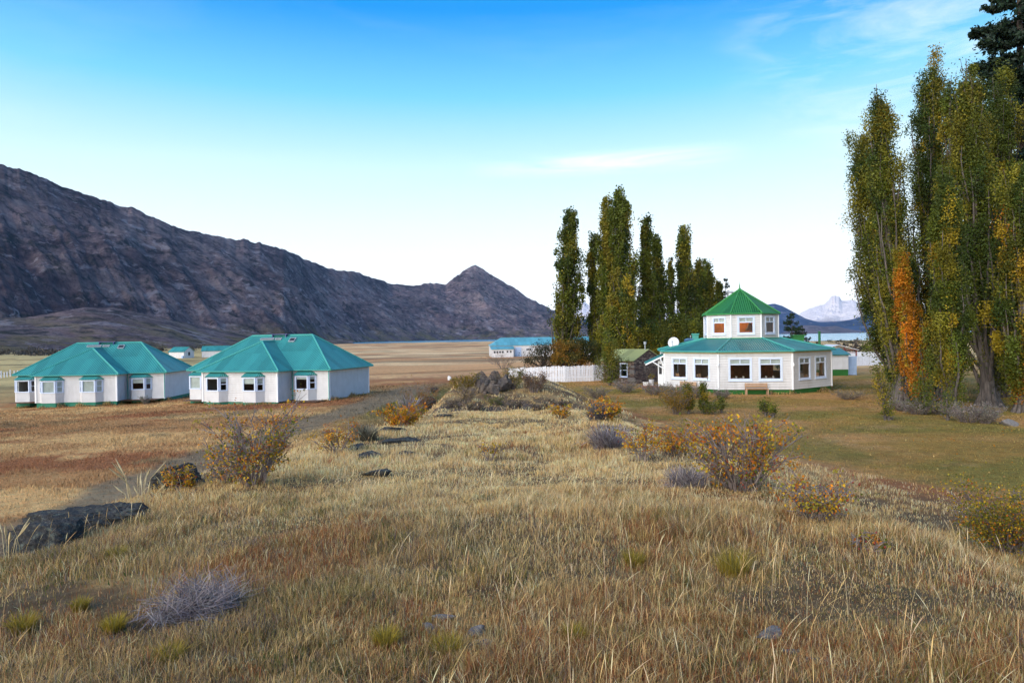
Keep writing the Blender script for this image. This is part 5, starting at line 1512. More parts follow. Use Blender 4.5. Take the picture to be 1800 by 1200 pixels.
gshrub(985, 735, 28, 46, 'small ochre bush at the edge of the pale grass crest', 322, leaf=.05, n=800, stems=12, pal=RY, wts=(3, 2, 2, 1, .6), group=RG_)
HB = 'low heather clumps on the dark band before the outcrop'
rgb_ = np.random.default_rng(333)
for i, (px, py, lab) in enumerate(((800, 716, 'dark heather clump leftmost in the dark band before the outcrop'), (832, 722, 'brown heather clump second from the left in the dark band'), (870, 712, 'olive green tuft in the middle of the dark band before the outcrop'), (905, 718, 'grey brown heather clump right of the olive tuft'), (945, 722, 'brown heather clump below the reddish brown bush'), (985, 716, 'rightmost dark heather clump of the band'))):
    gshrub(px, py, 15, rgb_.uniform(30, 46), lab, 340 + i, leaf=.05, n=900, stems=22, pal=[(.10, .075, .05), (.16, .12, .07), (.07, .065, .04)] if i != 2 else [(.12, .13, .03), (.17, .15, .04)], wts=(3, 2, 2) if i != 2 else (2, 2), group=HB, cat='shrub', name='heather')
gshrub(885, 648, 22, 70, 'tawny brush over the right half of the outcrop top', 350, leaf=.06, n=1500, stems=26, pal=[(.20, .13, .06), (.26, .18, .08), (.13, .11, .05)], wts=(2, 2, 1), group=RG_)
gshrub(822, 706, 30, 40, 'pale tawny brush at the left foot of the outcrop', 351, leaf=.055, n=1200, stems=20, pal=[(.30, .22, .11), (.22, .16, .08)], wts=(2, 1), group=RG_)
# grey dead shrubs
GY_ = [(.24, .21, .22), (.33, .29, .30), (.15, .13, .14)]
def dead_clump(px, py, hgt, wid, label, seed, n=900, group='grey dead brushwood clumps', lean=.6, col=GY_, tangle=.02):
    p = G(px, py); rg = np.random.default_rng(seed); hgt *= p.y / FPX; wid *= p.y / FPX
    N = 5
    ph = rg.uniform(0, 6.28, n); r0 = np.sqrt(rg.uniform(0, 1, n)) * wid * .34
    L = hgt * rg.uniform(.55, 1.15, n); tilt = np.clip(rg.normal(.55, .35, n), 0, 1.35) * lean * 1.4
    ph2 = ph + rg.normal(0, .9, n)
    cols = pick_cols(rg, n, col, [1] * len(col), .2)
    us = np.linspace(0, 1, N)
    wv = 0.0035 * max(1, p.y / 4)
    side = np.stack([-np.sin(ph2 + 1), np.cos(ph2 + 1), np.zeros(n)], 1)
    rows = []
    for u in us:
        a = tilt * (.35 + .8 * u)
        x = np.cos(ph) * r0 + np.cos(ph2) * np.sin(a) * L * u + rg.normal(0, tangle, n) * (u > 0); y = np.sin(ph) * r0 + np.sin(ph2) * np.sin(a) * L * u + rg.normal(0, tangle, n) * (u > 0)
        z = np.cos(a) * L * u - .02
        c = np.stack([x, y, z], 1); w_ = wv * (1 - .7 * u)
        rows += [c - side * w_, c + side * w_]
    Vv = np.stack(rows, 1).reshape(-1, 3)
    b0 = (np.arange(n) * 2 * N)[:, None, None]
    q = np.array([[2 * i, 2 * i + 1, 2 * i + 3, 2 * i + 2] for i in range(N - 1)])[None]
    loops = (b0 + q).reshape(-1)
    o = np_mesh('dead_shrub', Vv, np.full(n * (N - 1), 4), loops, M['twig'], np.repeat(cols, 2 * N, 0))
    o.location = (p.x, p.y, Hs(p.x, p.y)); tag(o, label, 'shrub', group)
    return o
dead_clump(345, 1080, 78, 135, 'spiky grey dead clump lying in the near grass on the left', 401, n=900, lean=1.25, tangle=.05)
dead_clump(1208, 858, 40, 66, 'round grey brushwood ball at the left foot of the largest rosehip', 402, n=1100, lean=.8)
dead_clump(1068, 792, 46, 56, 'upright grey dead bush on the right crest of the pale grass', 403, n=700, lean=.6)
dead_clump(1055, 742, 32, 44, 'dark grey dead bush beside the orange brown bush at the knoll foot', 404, n=700, lean=.6, col=[(.11, .11, .12), (.16, .15, .17)])
dead_clump(640, 775, 28, 52, 'grey green dry clump above the flat rocks on the left', 405, n=600, lean=.4, col=[(.17, .15, .10), (.22, .20, .14)])
dead_clump(716, 738, 42, 26, 'bare grey twigs at the brown red thicket on the left edge', 406, n=160, lean=.5)
# lavender and grey cushions by the lodge and under the poplars
LV = [(.20, .17, .15), (.26, .22, .20), (.16, .15, .10), (.13, .14, .10)]
k_ = 0
for (px, py, h, w_, lab, tone) in ((1100, 690, .9, 2.6, 'grey lavender cushion at the left end of the bed before the lodge', 0), (1150, 694, .9, 2.6, 'second lavender cushion of the bed, below the deck', 0), (1188, 700, 1.0, 2.4, 'lavender cushion behind the orange bush in the bed', 0),
                           (1222, 700, .9, 2.0, 'lavender cushion between the two green saplings', 0), (1270, 700, .6, 1.5, 'small lavender cushion at the corner of the lodge', 0), (1050, 700, .8, 2.4, 'tawny grass cushion at the far left of the bed', 1),
                           (1492, 702, .62, 2.7, 'lone grey grass cushion on the lawn right of the lodge', 1), (1585, 722, .6, 1.8, 'grey cushion at the twisted trunk of the leftmost poplar', 0), (1612, 728, .65, 2.0, 'grey cushion under the orange poplar', 0),
                           (1700, 742, .9, 2.6, 'large grey cushion under the poplar row', 0), (1732, 744, .8, 1.6, 'grey cushion beside the dark hollow trunk', 0), (1650, 728, .7, 1.7, 'grey cushion behind the front green poplar', 0)):
    k_ += 1
    gshrub(px, py, h, w_, lab, 420 + k_, leaf=.055, n=1900, stems=46, pal=LV if not tone else [(.26, .21, .13), (.20, .17, .10), (.16, .14, .10)], wts=(3, 2, 2, 1) if not tone else (3, 2, 1), group='grey cushion plants on the lawn', cat='plant', name='cushion_plant', up=1.6, leafmat=M['twig'])
# garden plants before the lodge
gshrub(1190, 728, 1.35, 1.9, 'round orange brown bush in the bed before the lodge', 441, leaf=.06, n=3600, stems=26, pal=[(.27, .15, .018), (.20, .14, .02), (.10, .10, .02)], wts=(4, 2, 1), dense=True)
for (pb, D, pt, py, wpx, lab, sd) in ((1210, 37.4, 1208, 672, 11, 'left columnar green sapling in the lodge bed', 451), (1238, 37.2, 1235, 668, 10, 'right columnar green sapling in the lodge bed', 452)):
    pop_at(pb, D, pt, py, wpx, lab, sd, n=2600, leaf=.085, tips=4, limbs=22, mix=(1, 5, 4, .6), skirt=.1, group='columnar saplings before the lodge', name='sapling')
gshrub(1248, 728, .8, 1.3, 'low green bush at the foot of the right sapling in the bed', 455, leaf=.07, n=1500, stems=16, pal=[MDG, DKG, OLV], wts=(4, 2, 2), dense=True)
for (pb, D, pt, py, wpx, lab, sd) in ((1268, 37.5, 1267, 698, 10, 'thin small sapling right of the bed', 456), (1345, 36.0, 1344, 706, 17, 'leafy sapling on the lawn in front of the bench', 457), (1358, 35.2, 1359, 714, 12, 'smaller sapling touching the right side of the leafy one', 458)):
    pop_at(pb, D, pt, py, wpx, lab, sd, n=700, leaf=.085, tips=2, limbs=12, mix=(2, 6, 2, .3), skirt=1.5, group='young lawn saplings', name='sapling')
# by the fence and the hut
def bushy(px, py, D, wpx, label, seed, pal, wts, n, leaf=.16, name='bushy_tree', rag=1.0, cat='tree', trunk_h=.25):
    """round headed small tree: limbs to many clumps spread through the volume"""
    rg = np.random.default_rng(seed); b = P(px, 650, D); zb = Hs(b.x, b.y); top = P(px, py, D).z - zb; wd = wpx / FPX * D
    tr = empty(name, (b.x, b.y, zb), 0, label, cat)
    k = MB(); k.tube([(0, 0, -.15), (.05, 0, top * .25), (0, .05, top * .5)], [top * .03, top * .024, top * .012], 7)
    cen = []; cols = []
    ncl = int(60 * rag)
    for i in range(ncl):
        v = rg.normal(size=3); v /= np.linalg.norm(v); v[2] = abs(v[2]) * 1.0 - .18
        rr_ = rg.uniform(.45, 1.0) ** .6
        c = np.array([v[0] * wd * .5 * rr_, v[1] * wd * .5 * rr_, top * (.42 + .55 * v[2] * rr_)]); c[2] = max(.25, c[2])
        k.tube([(0, 0, top * rg.uniform(.12, .4)), c * np.array([.5, .5, .75]), c], [top * .012, top * .007, .008], 4, False)
        nn = int(n / ncl * rg.uniform(.5, 1.6)); s_ = wd * .085 * rg.uniform(.6, 1.4)
        cen.append(c + rg.normal(0, 1, (nn, 3)) * np.array([s_, s_, s_ * .75]))
        cb_ = pick_cols(rg, 1, pal, wts, .25)[0]
        if callable(rag): pass
        cols.append(np.clip(cb_ * rg.uniform(.65, 1.35, (nn, 1)), .003, 1))
    k.build('trunk', M['bark_dark'], tr, smooth=True)
    leaf_object('crown', np.vstack(cen), leaf, np.vstack(cols), M['leaf'], rg, tr, up=.2)
    return tr
bushy(957, 594, 73, 70, 'dark open branched tree left of the orange bush behind the fence', 501, [(.040, .042, .022), (.07, .06, .03)], (2, 1), 3600, .13, rag=.75)
bushy(998, 586, 72, 58, 'rust orange bushy tree behind the picket fence', 502, [(.26, .13, .016), (.16, .11, .018), (.08, .08, .015)], (3, 2, 1.5), 7000, .14)
bushy(1022, 578, 74, 62, 'dark green bushy tree right of the rust orange one', 503, [(.030, .042, .012), (.06, .065, .014), (.12, .085, .015)], (3, 2, .8), 7500, .14)
b = P(1071, 668, 61); poplar((b.x, b.y, Hs(b.x, b.y)), 4.3, 2.2, 'bright green conical poplar sapling at the left corner of the stone hut', 504, n=9000, leaf=.11, tips=5, limbs=34, mix=(0, 6, 4, .3), skirt=.1, name='sapling')
p = POTP.location; s_ = shrub((p.x, p.y, p.z + .42), .55, .28, 'small yellow green upright plant in the pot on the deck', 505, leaf=.06, n=260, stems=7, pal=[OLV, YEL, MDG], wts=(3, 2, 1), name='potted_plant', cat='plant', spread=.5)
b = P(1496, 600, 125); shrub((b.x, b.y, Hs(b.x, b.y)), 3.3, 5.0, 'dark straggly bush beyond the red framed shelter', 507, leaf=.22, n=1300, stems=14, pal=[(.05, .05, .04), (.10, .07, .05)], wts=(2, 1), twig=.03, low=.4)
# bushes by the houses
gshrub(256, 712, .85, 1.0, 'grey green weed clump before the left guest house', 511, leaf=.07, n=500, stems=18, pal=[(.13, .14, .10), (.18, .17, .12)], wts=(2, 1), group='weed clumps by the guest houses')
gshrub(492, 706, .7, .8, 'brown weed clump in the corner of the right guest house', 512, leaf=.06, n=300, stems=14, pal=[(.15, .11, .07), (.20, .15, .09)], wts=(2, 1), group='weed clumps by the guest houses')
# far scrub belt below the mountain: reads as a mass
def scrub(name, spots, leafsize, tone, seed):
    rg = np.random.default_rng(seed); cen = []; cols = []
    for x, y, w_, h_ in spots:
        z = Hs(x, y); n = 90
        v = rg.normal(0, 1, (n, 3)) * np.array([w_ * .3, w_ * .3, h_ * .3]); v[:, 2] = np.abs(v[:, 2])
        cen.append(v + np.array([x, y, z + .1])); cols.append(np.clip(np.array(tone) * rg.uniform(.6, 1.5) * rg.uniform(.7, 1.3, (n, 1)), .003, 1))
    o = leaf_object(name, np.vstack(cen), leafsize, np.vstack(cols), M['needle'], rg); tag(o, kind='stuff'); return o
rg = np.random.default_rng(77); sp = []
for i in range(260):
    px = rg.uniform(-60, 560); D = rg.uniform(430, 800) if px > 200 else rg.uniform(380, 560)
    if fbm(np.array([px / 60]), np.array([D / 70]), 91, 3)[0] < .5: continue
    x = (px - 900) / FPX * D
    sp.append((x, D, rg.uniform(5, 14), rg.uniform(2, 5.5)))
scrub('scrub', sp, 1.2, (.055, .046, .036), 78)
sp = []
for i in range(160):
    D = rg.uniform(160, 420); px = rg.uniform(1400, 1640); x = (px - 900) / FPX * D
    if fbm(np.array([x / 14]), np.array([D / 25]), 92, 3)[0] < .5: continue
    sp.append((x, D, rg.uniform(1, 3.5), rg.uniform(.5, 1.6)))
scrub('dune_scrub', sp, .5, (.09, .08, .045), 79)
#@@ROCKS
# ------------------------------------------------------------------ rocks
def rock(loc, size, label, seed, material, sub=4, rough=.25, rz=0.0, tilt=(0, 0), group=None, cat='rock', strat=0.0, name='rock', sink=.25, block=.5):
    import bmesh
    bm = bmesh.new(); bmesh.ops.create_icosphere(bm, subdivisions=sub, radius=1.0)
    rg = np.random.default_rng(seed)
    co = np.array([v.co[:] for v in bm.verts])
    # blocky: clip by random planes, then rough it up
    for i in range(11):
        n = rg.normal(size=3); n /= np.linalg.norm(n); d = rg.uniform(.38, .72)
        s = co @ n; m_ = s > d; co[m_] -= np.outer(s[m_] - d, n) * (.55 + block * .45)
    nz = fbm(co[:, 0] * 2.3 + seed, co[:, 1] * 2.3 + co[:, 2] * 1.7, seed, 5, .6) - .5
    nz2 = fbm(co[:, 0] * 6 + co[:, 2] * 5, co[:, 1] * 6 - co[:, 2] * 3, seed + 3, 4, .6, True) - .5
    nz3 = fbm(co[:, 0] * 13 + co[:, 1] * 7, co[:, 2] * 13 - co[:, 1] * 5, seed + 7, 3, .6) - .5
    co = co * (1 + rough * nz + rough * .6 * nz2 + rough * .28 * nz3)[:, None]
    if strat:
        ph = co[:, 2] * 7 + co[:, 0] * 1.4
        co[:, :2] *= (1 + strat * (np.abs((ph % 1) - .5) * 2 - .5))[:, None]
    co = co * np.array(size)
    co[:, 2] -= 0
    for v, c in zip(bm.verts, co): v.co = c
    me = bpy.data.meshes.new(name); bm.to_mesh(me); bm.free()
    me.materials.append(material)
    o = bpy.data.objects.new(name, me); COL.objects.link(o)
    o.location = (loc[0], loc[1], loc[2] + size[2] * (1 - 2 * sink)); o.rotation_euler = (tilt[0], tilt[1], rz)
    tag(o, label, cat, group)
    return o
def grock(px, py, size, label, seed, material, **kw):
    p = G(px, py); return rock((p.x, p.y, Hs(p.x, p.y)), size, label, seed, material, **kw)
KG = 'dark lichen rocks along the left edge of the knoll'
ROCKS = []
def on_edge(x, y, dz, size, label, seed, material, **kw):
    ROCKS.append((x, y, max(size[0], size[1]) * .8))
    top = {7.5: 878, 6.55: 915, 9.9: 822, 10.2: 838}[y]; zt_ = P(900 + FPX * x / y, top, y).z     # level of the rock's top
    return rock((x, y, zt_ - size[2] * 1.22), size, label, seed, material, **kw)
on_edge(-4.55, 7.5, None, (.78, .46, .36), 'large flat dark lichen slab at the left edge of the knoll', 601, M['rock_dark'], sub=6, rough=.42, rz=.5, tilt=(.10, .14), strat=.07, group=KG, block=.9)
on_edge(-4.45, 6.55, None, (.38, .34, .28), 'lower dark rock tapering down left below the large flat slab', 602, M['rock_dark'], sub=5, rough=.25, rz=.3, tilt=(.1, .3), strat=.07, group=KG)
on_edge(-5.0, 9.9, None, (.40, .34, .34), 'pale green lichen boulder behind the large slab', 603, M['rock_dark'], sub=5, rough=.25, rz=.7, tilt=(0, -.25), strat=.06, group=KG)
on_edge(-4.45, 10.2, None, (.5, .34, .22), 'dark low rock under the big rosehip bush', 604, M['rock_dark'], sub=4, rz=.2, group=KG, strat=.06)
for i, (px, py, s, lab) in enumerate(((622, 792, (.38, .28, .11), 'flat grey slab at the left of the flat rock patch'), (690, 762, (.32, .26, .18), 'rock with turquoise lichen at the top of the flat rock patch'), (705, 778, (.36, .26, .09), 'thin slab in the middle of the flat rock patch'), (655, 805, (.28, .2, .09), 'low slab half sunk below the flat rock patch'),
                                      (668, 835, (.28, .2, .08), 'small dark slab alone in the grass below the flat rocks'), (750, 720, (.7, .5, .75), 'steep dark rock face under the brown red thicket'), (765, 690, (.6, .5, .5), 'dark block above the steep rock face'), (780, 735, (.4, .3, .12), 'flat slab right of the steep rock face'), (715, 800, (.25, .2, .08), 'half sunk stone right of the flat rock patch'))):
    grock(px, py, s, lab, 620 + i, M['rock_dark'], sub=5, rough=.5, rz=random.uniform(0, 3), strat=.08, group=KG, sink=.32, block=.9)
OG = 'upright weathered rocks of the outcrop'
oc = lambda px, py, D: P(px, py, D)
for i, (px, pyt, pyb, wpx, D, lab) in enumerate(((848, 634, 684, 20, 34.5, 'tallest pointed rock at the left end of the outcrop'), (862, 645, 690, 22, 34.0, 'broad brown rock next to the tallest one on the outcrop'), (876, 643, 688, 18, 34.6, 'rock with pale top in the middle of the outcrop'),
                                                 (842, 652, 690, 16, 33.4, 'narrow grey rock leaning on the tallest one'), (864, 664, 694, 14, 32.4, 'low finger rock in front of the broad brown one'), (873, 668, 694, 14, 32.2, 'low finger rock right of its twin in front'),
                                                 (886, 655, 684, 20, 33.8, 'dark rounded rock at the right end of the outcrop'), (852, 662, 694, 18, 33.0, 'middle brown rock of the front outcrop row'), (894, 662, 690, 16, 34.4, 'mossy rock beside the olive bush'))):
    t_ = P(px, pyt, D); b_ = P(px, pyb, D); hz_ = (t_.z - b_.z) * .54; w_ = wpx / FPX * D * .80
    rock(((t_.x), D, b_.z), (w_, w_ * .9, hz_), lab, 640 + i, M['rock_brown'], sub=5, rough=.55, rz=random.uniform(0, 3), tilt=(random.uniform(-.3, .3), random.uniform(-.45, .35)), group=OG, sink=.2, block=1.0, strat=.05)
SGp = 'pale stones half buried in the near grass'
for i, (px, py, s, lab) in enumerate(((838, 1118, (.075, .05, .05), 'upright pale stone in the near grass, highest of its pair'), (845, 1142, (.085, .055, .035), 'flat pale stone just below the upright one'), (780, 1090, (.09, .03, .03), 'slanting pale sliver of stone left of the upright one'), (758, 1112, (.10, .06, .03), 'wide sunken pale stone left in the near grass'),
                                      (1352, 1120, (.10, .07, .04), 'pale stone in the grass at the lower right'), (1425, 1168, (.05, .04, .035), 'small pale stone, left of a pair near the bottom right'), (1443, 1168, (.05, .04, .03), 'small pale stone, right of a pair near the bottom right'), (1395, 1150, (.06, .04, .025), 'flat pale chip above the pair of stones'))):
    grock(px, py, s, lab, 670 + i, M['rock_pale'], sub=3, rz=random.uniform(0, 3), group=SGp, sink=.28)
grock(790, 668, (.32, .3, .36), 'lone white stone on the plain left of the outcrop', 690, simple('whitewashed_stone', (.7, .7, .68), .8), sub=3, sink=.2)
for i, (px, py, s, lab) in enumerate(((1775, 748, (.4, .3, .22), 'grey stone under the poplar at the right edge'), (1765, 745, (.3, .2, .10), 'bluish flat stone on the leaf litter under the poplars'), (1090, 668, (.9, .7, .10), 'flat paving slab at the stone hut'))):
    grock(px, py, s, lab, 695 + i, M['rock_pale'], sub=3, sink=.3)

# ------------------------------------------------------------------ grass
def blades(name, x, y, h, wd, lean_amt, cols, rgen, material, lean_dir=None, z=None):
    n = len(x); z = H(x, y) if z is None else z
    ph = rgen.uniform(0, 2 * math.pi, n) if lean_dir is None else lean_dir
    side = ph + math.pi / 2 + rgen.normal(0, .6, n)
    sx, sy = np.cos(side) * wd * .5, np.sin(side) * wd * .5
    l1 = lean_amt * h * .32; l2 = lean_amt * h
    b = np.stack([x, y, z - .01], 1)
    m_ = np.stack([x + np.cos(ph) * l1, y + np.sin(ph) * l1, z + h * .55], 1)
    tz = h * np.sqrt(np.maximum(.15, 1 - (lean_amt * .75) ** 2))
    t_ = np.stack([x + np.cos(ph) * l2, y + np.sin(ph) * l2, z + tz], 1)
    s = np.stack([sx, sy, np.zeros(n)], 1)
    V = np.stack([b - s, b + s, m_ - s * .8, m_ + s * .8, t_], 1).reshape(-1, 3)
    o = (np.arange(n) * 5)[:, None]
    loops = np.concatenate([o + 0, o + 1, o + 3, o + 2, o + 2, o + 3, o + 4], 1).reshape(-1)
    fn = np.tile([4, 3], n)
    # quads first then triangle, per blade
    ob = np_mesh(name, V, fn, loops, material, np.repeat(cols, 5, 0))
    tag(ob, kind='stuff')
    return ob
STRAW = np.array([.82, .56, .235]); PALE = np.array([.97, .76, .43]); TANC = np.array([.56, .36, .16]); RUST = np.array([.40, .15, .055]); OLG = np.array([.24, .205, .06]); GRN = np.array([.085, .125, .025]); GREYB = np.array([.23, .18, .15]); MUST = np.array([.38, .28, .055])
def grass_cols(x, y, rg):
    n = len(x)
    a = fbm(x / 2.6, y / 2.6, 101, 4, .6); b = fbm(x / 1.1, y / 1.1, 102, 4, .6); c = fbm(x / 4.5, y / 4.5, 103, 3); d = fbm(x / .55, y / .55, 104, 3)
    far = sstep(6, 10.5, y)
    W = np.stack([.75 + 2.0 * far + 2.6 * sstep(.50, .62, c), .30 + 3.4 * far * sstep(.30, .52, b) + .5 * sstep(.5, .6, c), 1.0 + 0 * a, .18 + 2.2 * sstep(.49, .60, a), .28 + 1.1 * sstep(.50, .62, b) * (1 - .75 * far), .12 + .8 * sstep(.55, .65, d) * (1 - far * .8), .55 * (1 - .7 * far) + .8 * sstep(.54, .64, d) * (1 - far), .10 * (1 - far) + .5 * sstep(.58, .66, d) * (1 - far)], 1)
    xr = np.interp(y, KY, KXR); u = (x - xr) / np.interp(y, KY, KWR)
    crest = np.exp(-((u - .10) / .11) ** 2) * sstep(3.0, 5.0, y)
    W[:, 1] += 7 * crest; W[:, 0] += 2.5 * crest
    slope = sstep(.28, .42, u)
    W[:, 4] += .9 * slope; W[:, 2] += 2.2 * slope; W[:, 3] += 5.0 * np.exp(-((u - .86) / .10) ** 2) + .7 * slope
    brow = sstep(.3, 1.6, x) * (1 - sstep(5.0, 6.6, y)); W[:, 3] += 1.2 * brow; W[:, 4] += 1.1 * brow; W[:, 7] += .35 * brow
    mid = sstep(5.8, 7.5, y) * (1 - sstep(20, 26, y)) * sstep(.38, .55, c + .12); W[:, 1] += 2.6 * mid; W[:, 0] += 1.8 * mid
    W /= W.sum(1)[:, None]
    idx = (W.cumsum(1) > rg.random(n)[:, None]).argmax(1)
    pal = np.stack([STRAW, PALE, TANC, RUST, OLG, GRN, GREYB, MUST])
    lo = .60 + .22 * far
    return np.clip(pal[idx] * (lo + (1.22 - lo) * rg.random(n))[:, None] * rg.uniform(.94, 1.06, (n, 3)), .004, 1)
def outside_rocks(x, y):
    k = np.ones(len(x), bool)
    for rx, ry, r in ROCKS: k &= np.hypot(x - rx, y - ry) > r * .82
    return k
def knoll_points(n, r0, r1, rg, amin=-54, amax=54, power=1.0):
    r = r0 + (r1 - r0) * rg.random(n) ** power
    a = np.radians(rg.uniform(amin, amax, n))
    return r * np.sin(a), r * np.cos(a)
rg = np.random.default_rng(900)
def knoll_layer(name, n, r0, r1, h0, h1, w0, seed, tuft=.5, power=1.0, lean=(.1, 1.05)):
    rg = np.random.default_rng(seed)
    nt = int(n * tuft / 26)
    tx, ty = knoll_points(nt, r0, r1, rg, power=power)
    reps = rg.integers(10, 44, nt)
    sp = rg.uniform(.02, .075, nt) * (1 + np.hypot(tx, ty) / 18)
    X1 = np.repeat(tx, reps) + rg.normal(0, 1, reps.sum()) * np.repeat(sp, reps); Y1 = np.repeat(ty, reps) + rg.normal(0, 1, reps.sum()) * np.repeat(sp, reps)
    th = np.repeat(rg.uniform(.75, 1.35, nt), reps); dirs = np.arctan2(Y1 - np.repeat(ty, reps), X1 - np.repeat(tx, reps)) + rg.normal(0, .6, len(X1))
    x2, y2 = knoll_points(int(n * (1 - tuft)), r0, r1, rg, power=power)
    x = np.concatenate([X1, x2]); y = np.concatenate([Y1, y2]); th = np.concatenate([th, rg.uniform(.6, 1.15, len(x2))])
    ph = np.concatenate([dirs, rg.uniform(0, 6.283, len(x2))])
    tuft_id = np.concatenate([np.repeat(np.arange(nt), reps), -np.ones(len(x2), int)])
    S = knoll_S(x, y) * (1 - sstep(48, 54, y))
    bare = fbm(x / 1.3, y / 1.1, 80, 4, .6) + .16 * np.exp(-((y - 28.5) / 3.0) ** 2)               # the same patches of bare soil as in the ground
    thin = (.30 if name != 'thatch' else .8) + (.70 if name != 'thatch' else .2) * (1 - sstep(.50, .62, bare) * np.where(y < 7, 1, .75))
    left_bare = np.exp(-(((x + 2.9) / 1.1) ** 2 + ((y - 4.7) / .8) ** 2)) * 1.3
    thin = thin * (1 - np.clip(.75 * left_bare, 0, .9))
    keep = (rg.random(len(x)) < np.clip(S * 3.2, 0, 1) * thin) & (S > .03) & (path_mask(x, y) < .4) & outside_rocks(x, y)
    x, y, th, ph, tuft_id = x[keep], y[keep], th[keep], ph[keep], tuft_id[keep]
    r = np.hypot(x, y)
    hh = fbm(x / 2.0, y / 2.0, 105, 4, .6)
    h = (h0 + (h1 - h0) * np.clip((hh - .3) * 2.2, 0, 1)) * th * (1 - .45 * sstep(.52, .62, bare[keep]))
    wd = w0 * rg.uniform(.6, 1.3, len(x)) * np.maximum(1, r / 5.0) ** .9
    cols = grass_cols(x, y, rg)
    # one tuft keeps to one kind of grass
    tcol = grass_cols(tx, ty, rg)
    m_ = (tuft_id >= 0) & (rg.random(len(x)) < .72)
    cols[m_] = np.clip(tcol[tuft_id[m_]] * rg.uniform(.7, 1.25, (m_.sum(), 1)), .004, 1)
    la = rg.uniform(lean[0], lean[1], len(x))
    return blades(name, x, y, h, wd, la, cols, rg, M['grass'], ph)
knoll_layer('near_grass', 380000, 2.2, 8.5, .045, .15, .0032, 901, .6)
knoll_layer('knoll_grass', 430000, 7.0, 26, .06, .15, .0032, 902, .55, 1.15)
knoll_layer('far_knoll_grass', 120000, 23, 54, .05, .16, .0042, 903, .5)
knoll_layer('thatch', 330000, 2.2, 11, .02, .065, .0040, 904, .3, 1.0, (.6, 1.25))
def tussock(px, py, hpx, label, seed, col):
    p = G(px, py); rg = np.random.default_rng(seed); n = 420; hh = hpx / FPX * p.y
    a = rg.uniform(0, 6.283, n); r_ = np.sqrt(rg.random(n)) * hh * .45
    x = p.x + np.cos(a) * r_; y = p.y + np.sin(a) * r_
    h = hh * rg.uniform(.55, 1.15, n); c = np.clip(np.array(col)[rg.integers(0, len(col), n)] * rg.uniform(.7, 1.3, (n, 1)), .004, 1)
    o = blades('grass_tussock', x, y, h, np.full(n, .0032 * max(1, p.y / 5)), rg.uniform(.15, .95, n), c, rg, M['grass'], a + rg.normal(0, .4, n))
    del o['kind']; tag(o, label, 'grass tussock', 'yellow green grass tussocks in the near grass')
TY = [(.46, .33, .04), (.36, .27, .04), (.24, .20, .05)]
for i, (px, py, hpx, lab) in enumerate(((785, 1155, 44, 'bright yellow tussock just below the pale stones'), (678, 1138, 38, 'rusty yellow tussock left of the pale stones'), (141, 1072, 24, 'small ochre tussock on the bare soil at the lower left'), (40, 1112, 36, 'wide mustard tussock at the left edge near the bottom'), (200, 1110, 32, 'green yellow tussock below the bare soil'), (300, 1168, 42, 'mustard tussock near the bottom left corner'), (1290, 1010, 50, 'green weedy tussock on the right brow of the near grass'), (1010, 1130, 34, 'olive tussock right of the pale stones'), (205, 985, 26, 'ochre tussock beside the spiky dead clump'), (1115, 995, 30, 'ochre tussock in the middle right of the near grass'))):
    tussock(px, py, hpx, lab, 960 + i, TY)
# taller seed stalks with heads
def stalks(name, n, r0, r1, h0, h1, seed, cols=(STRAW, PALE, TANC)):
    rg = np.random.default_rng(seed); x, y = knoll_points(n, r0, r1, rg)
    cl = fbm(x / 1.6, y / 1.6, 120, 3); S = knoll_S(x, y) * (1 - sstep(48, 54, y))
    k = (rg.random(n) < sstep(.42, .62, cl)) & (S > .3) & outside_rocks(x, y); x, y = x[k], y[k]; n = len(x)
    h = rg.uniform(h0, h1, n); ph = rg.normal(.9, 1.3, n); r = np.hypot(x, y); w_ = .0018 * np.maximum(1, r / 6.0)
    z = H(x, y); ln = rg.uniform(.15, .85, n)
    side = np.stack([np.cos(ph + 1.57), np.sin(ph + 1.57), 0 * ph], 1)
    us = [0, .35, .68, .80, .90, 1.0]; ws = [1, .9, .7, 2.4, 2.0, .3]
    rows = []
    for u, q in zip(us, ws):
        c = np.stack([x + np.cos(ph) * ln * h * u ** 2, y + np.sin(ph) * ln * h * u ** 2, z + h * (u - .18 * ln * u ** 3)], 1)
        rows += [c - side * (w_ * q * .5)[:, None], c + side * (w_ * q * .5)[:, None]]
    V = np.stack(rows, 1).reshape(-1, 3); N = len(us)
    b0 = (np.arange(n) * 2 * N)[:, None, None]; qd = np.array([[2 * i, 2 * i + 1, 2 * i + 3, 2 * i + 2] for i in range(N - 1)])[None]
    c_ = pick_cols(rg, n, cols, [1] * len(cols), .2)
    tag(np_mesh(name, V, np.full(n * (N - 1), 4), (b0 + qd).reshape(-1), M['grass'], np.repeat(c_, 2 * N, 0)), kind='stuff')
stalks('seed_stalks', 3000, 2.4, 9, .18, .36, 911)
stalks('far_seed_stalks', 5000, 8, 24, .16, .30, 912)
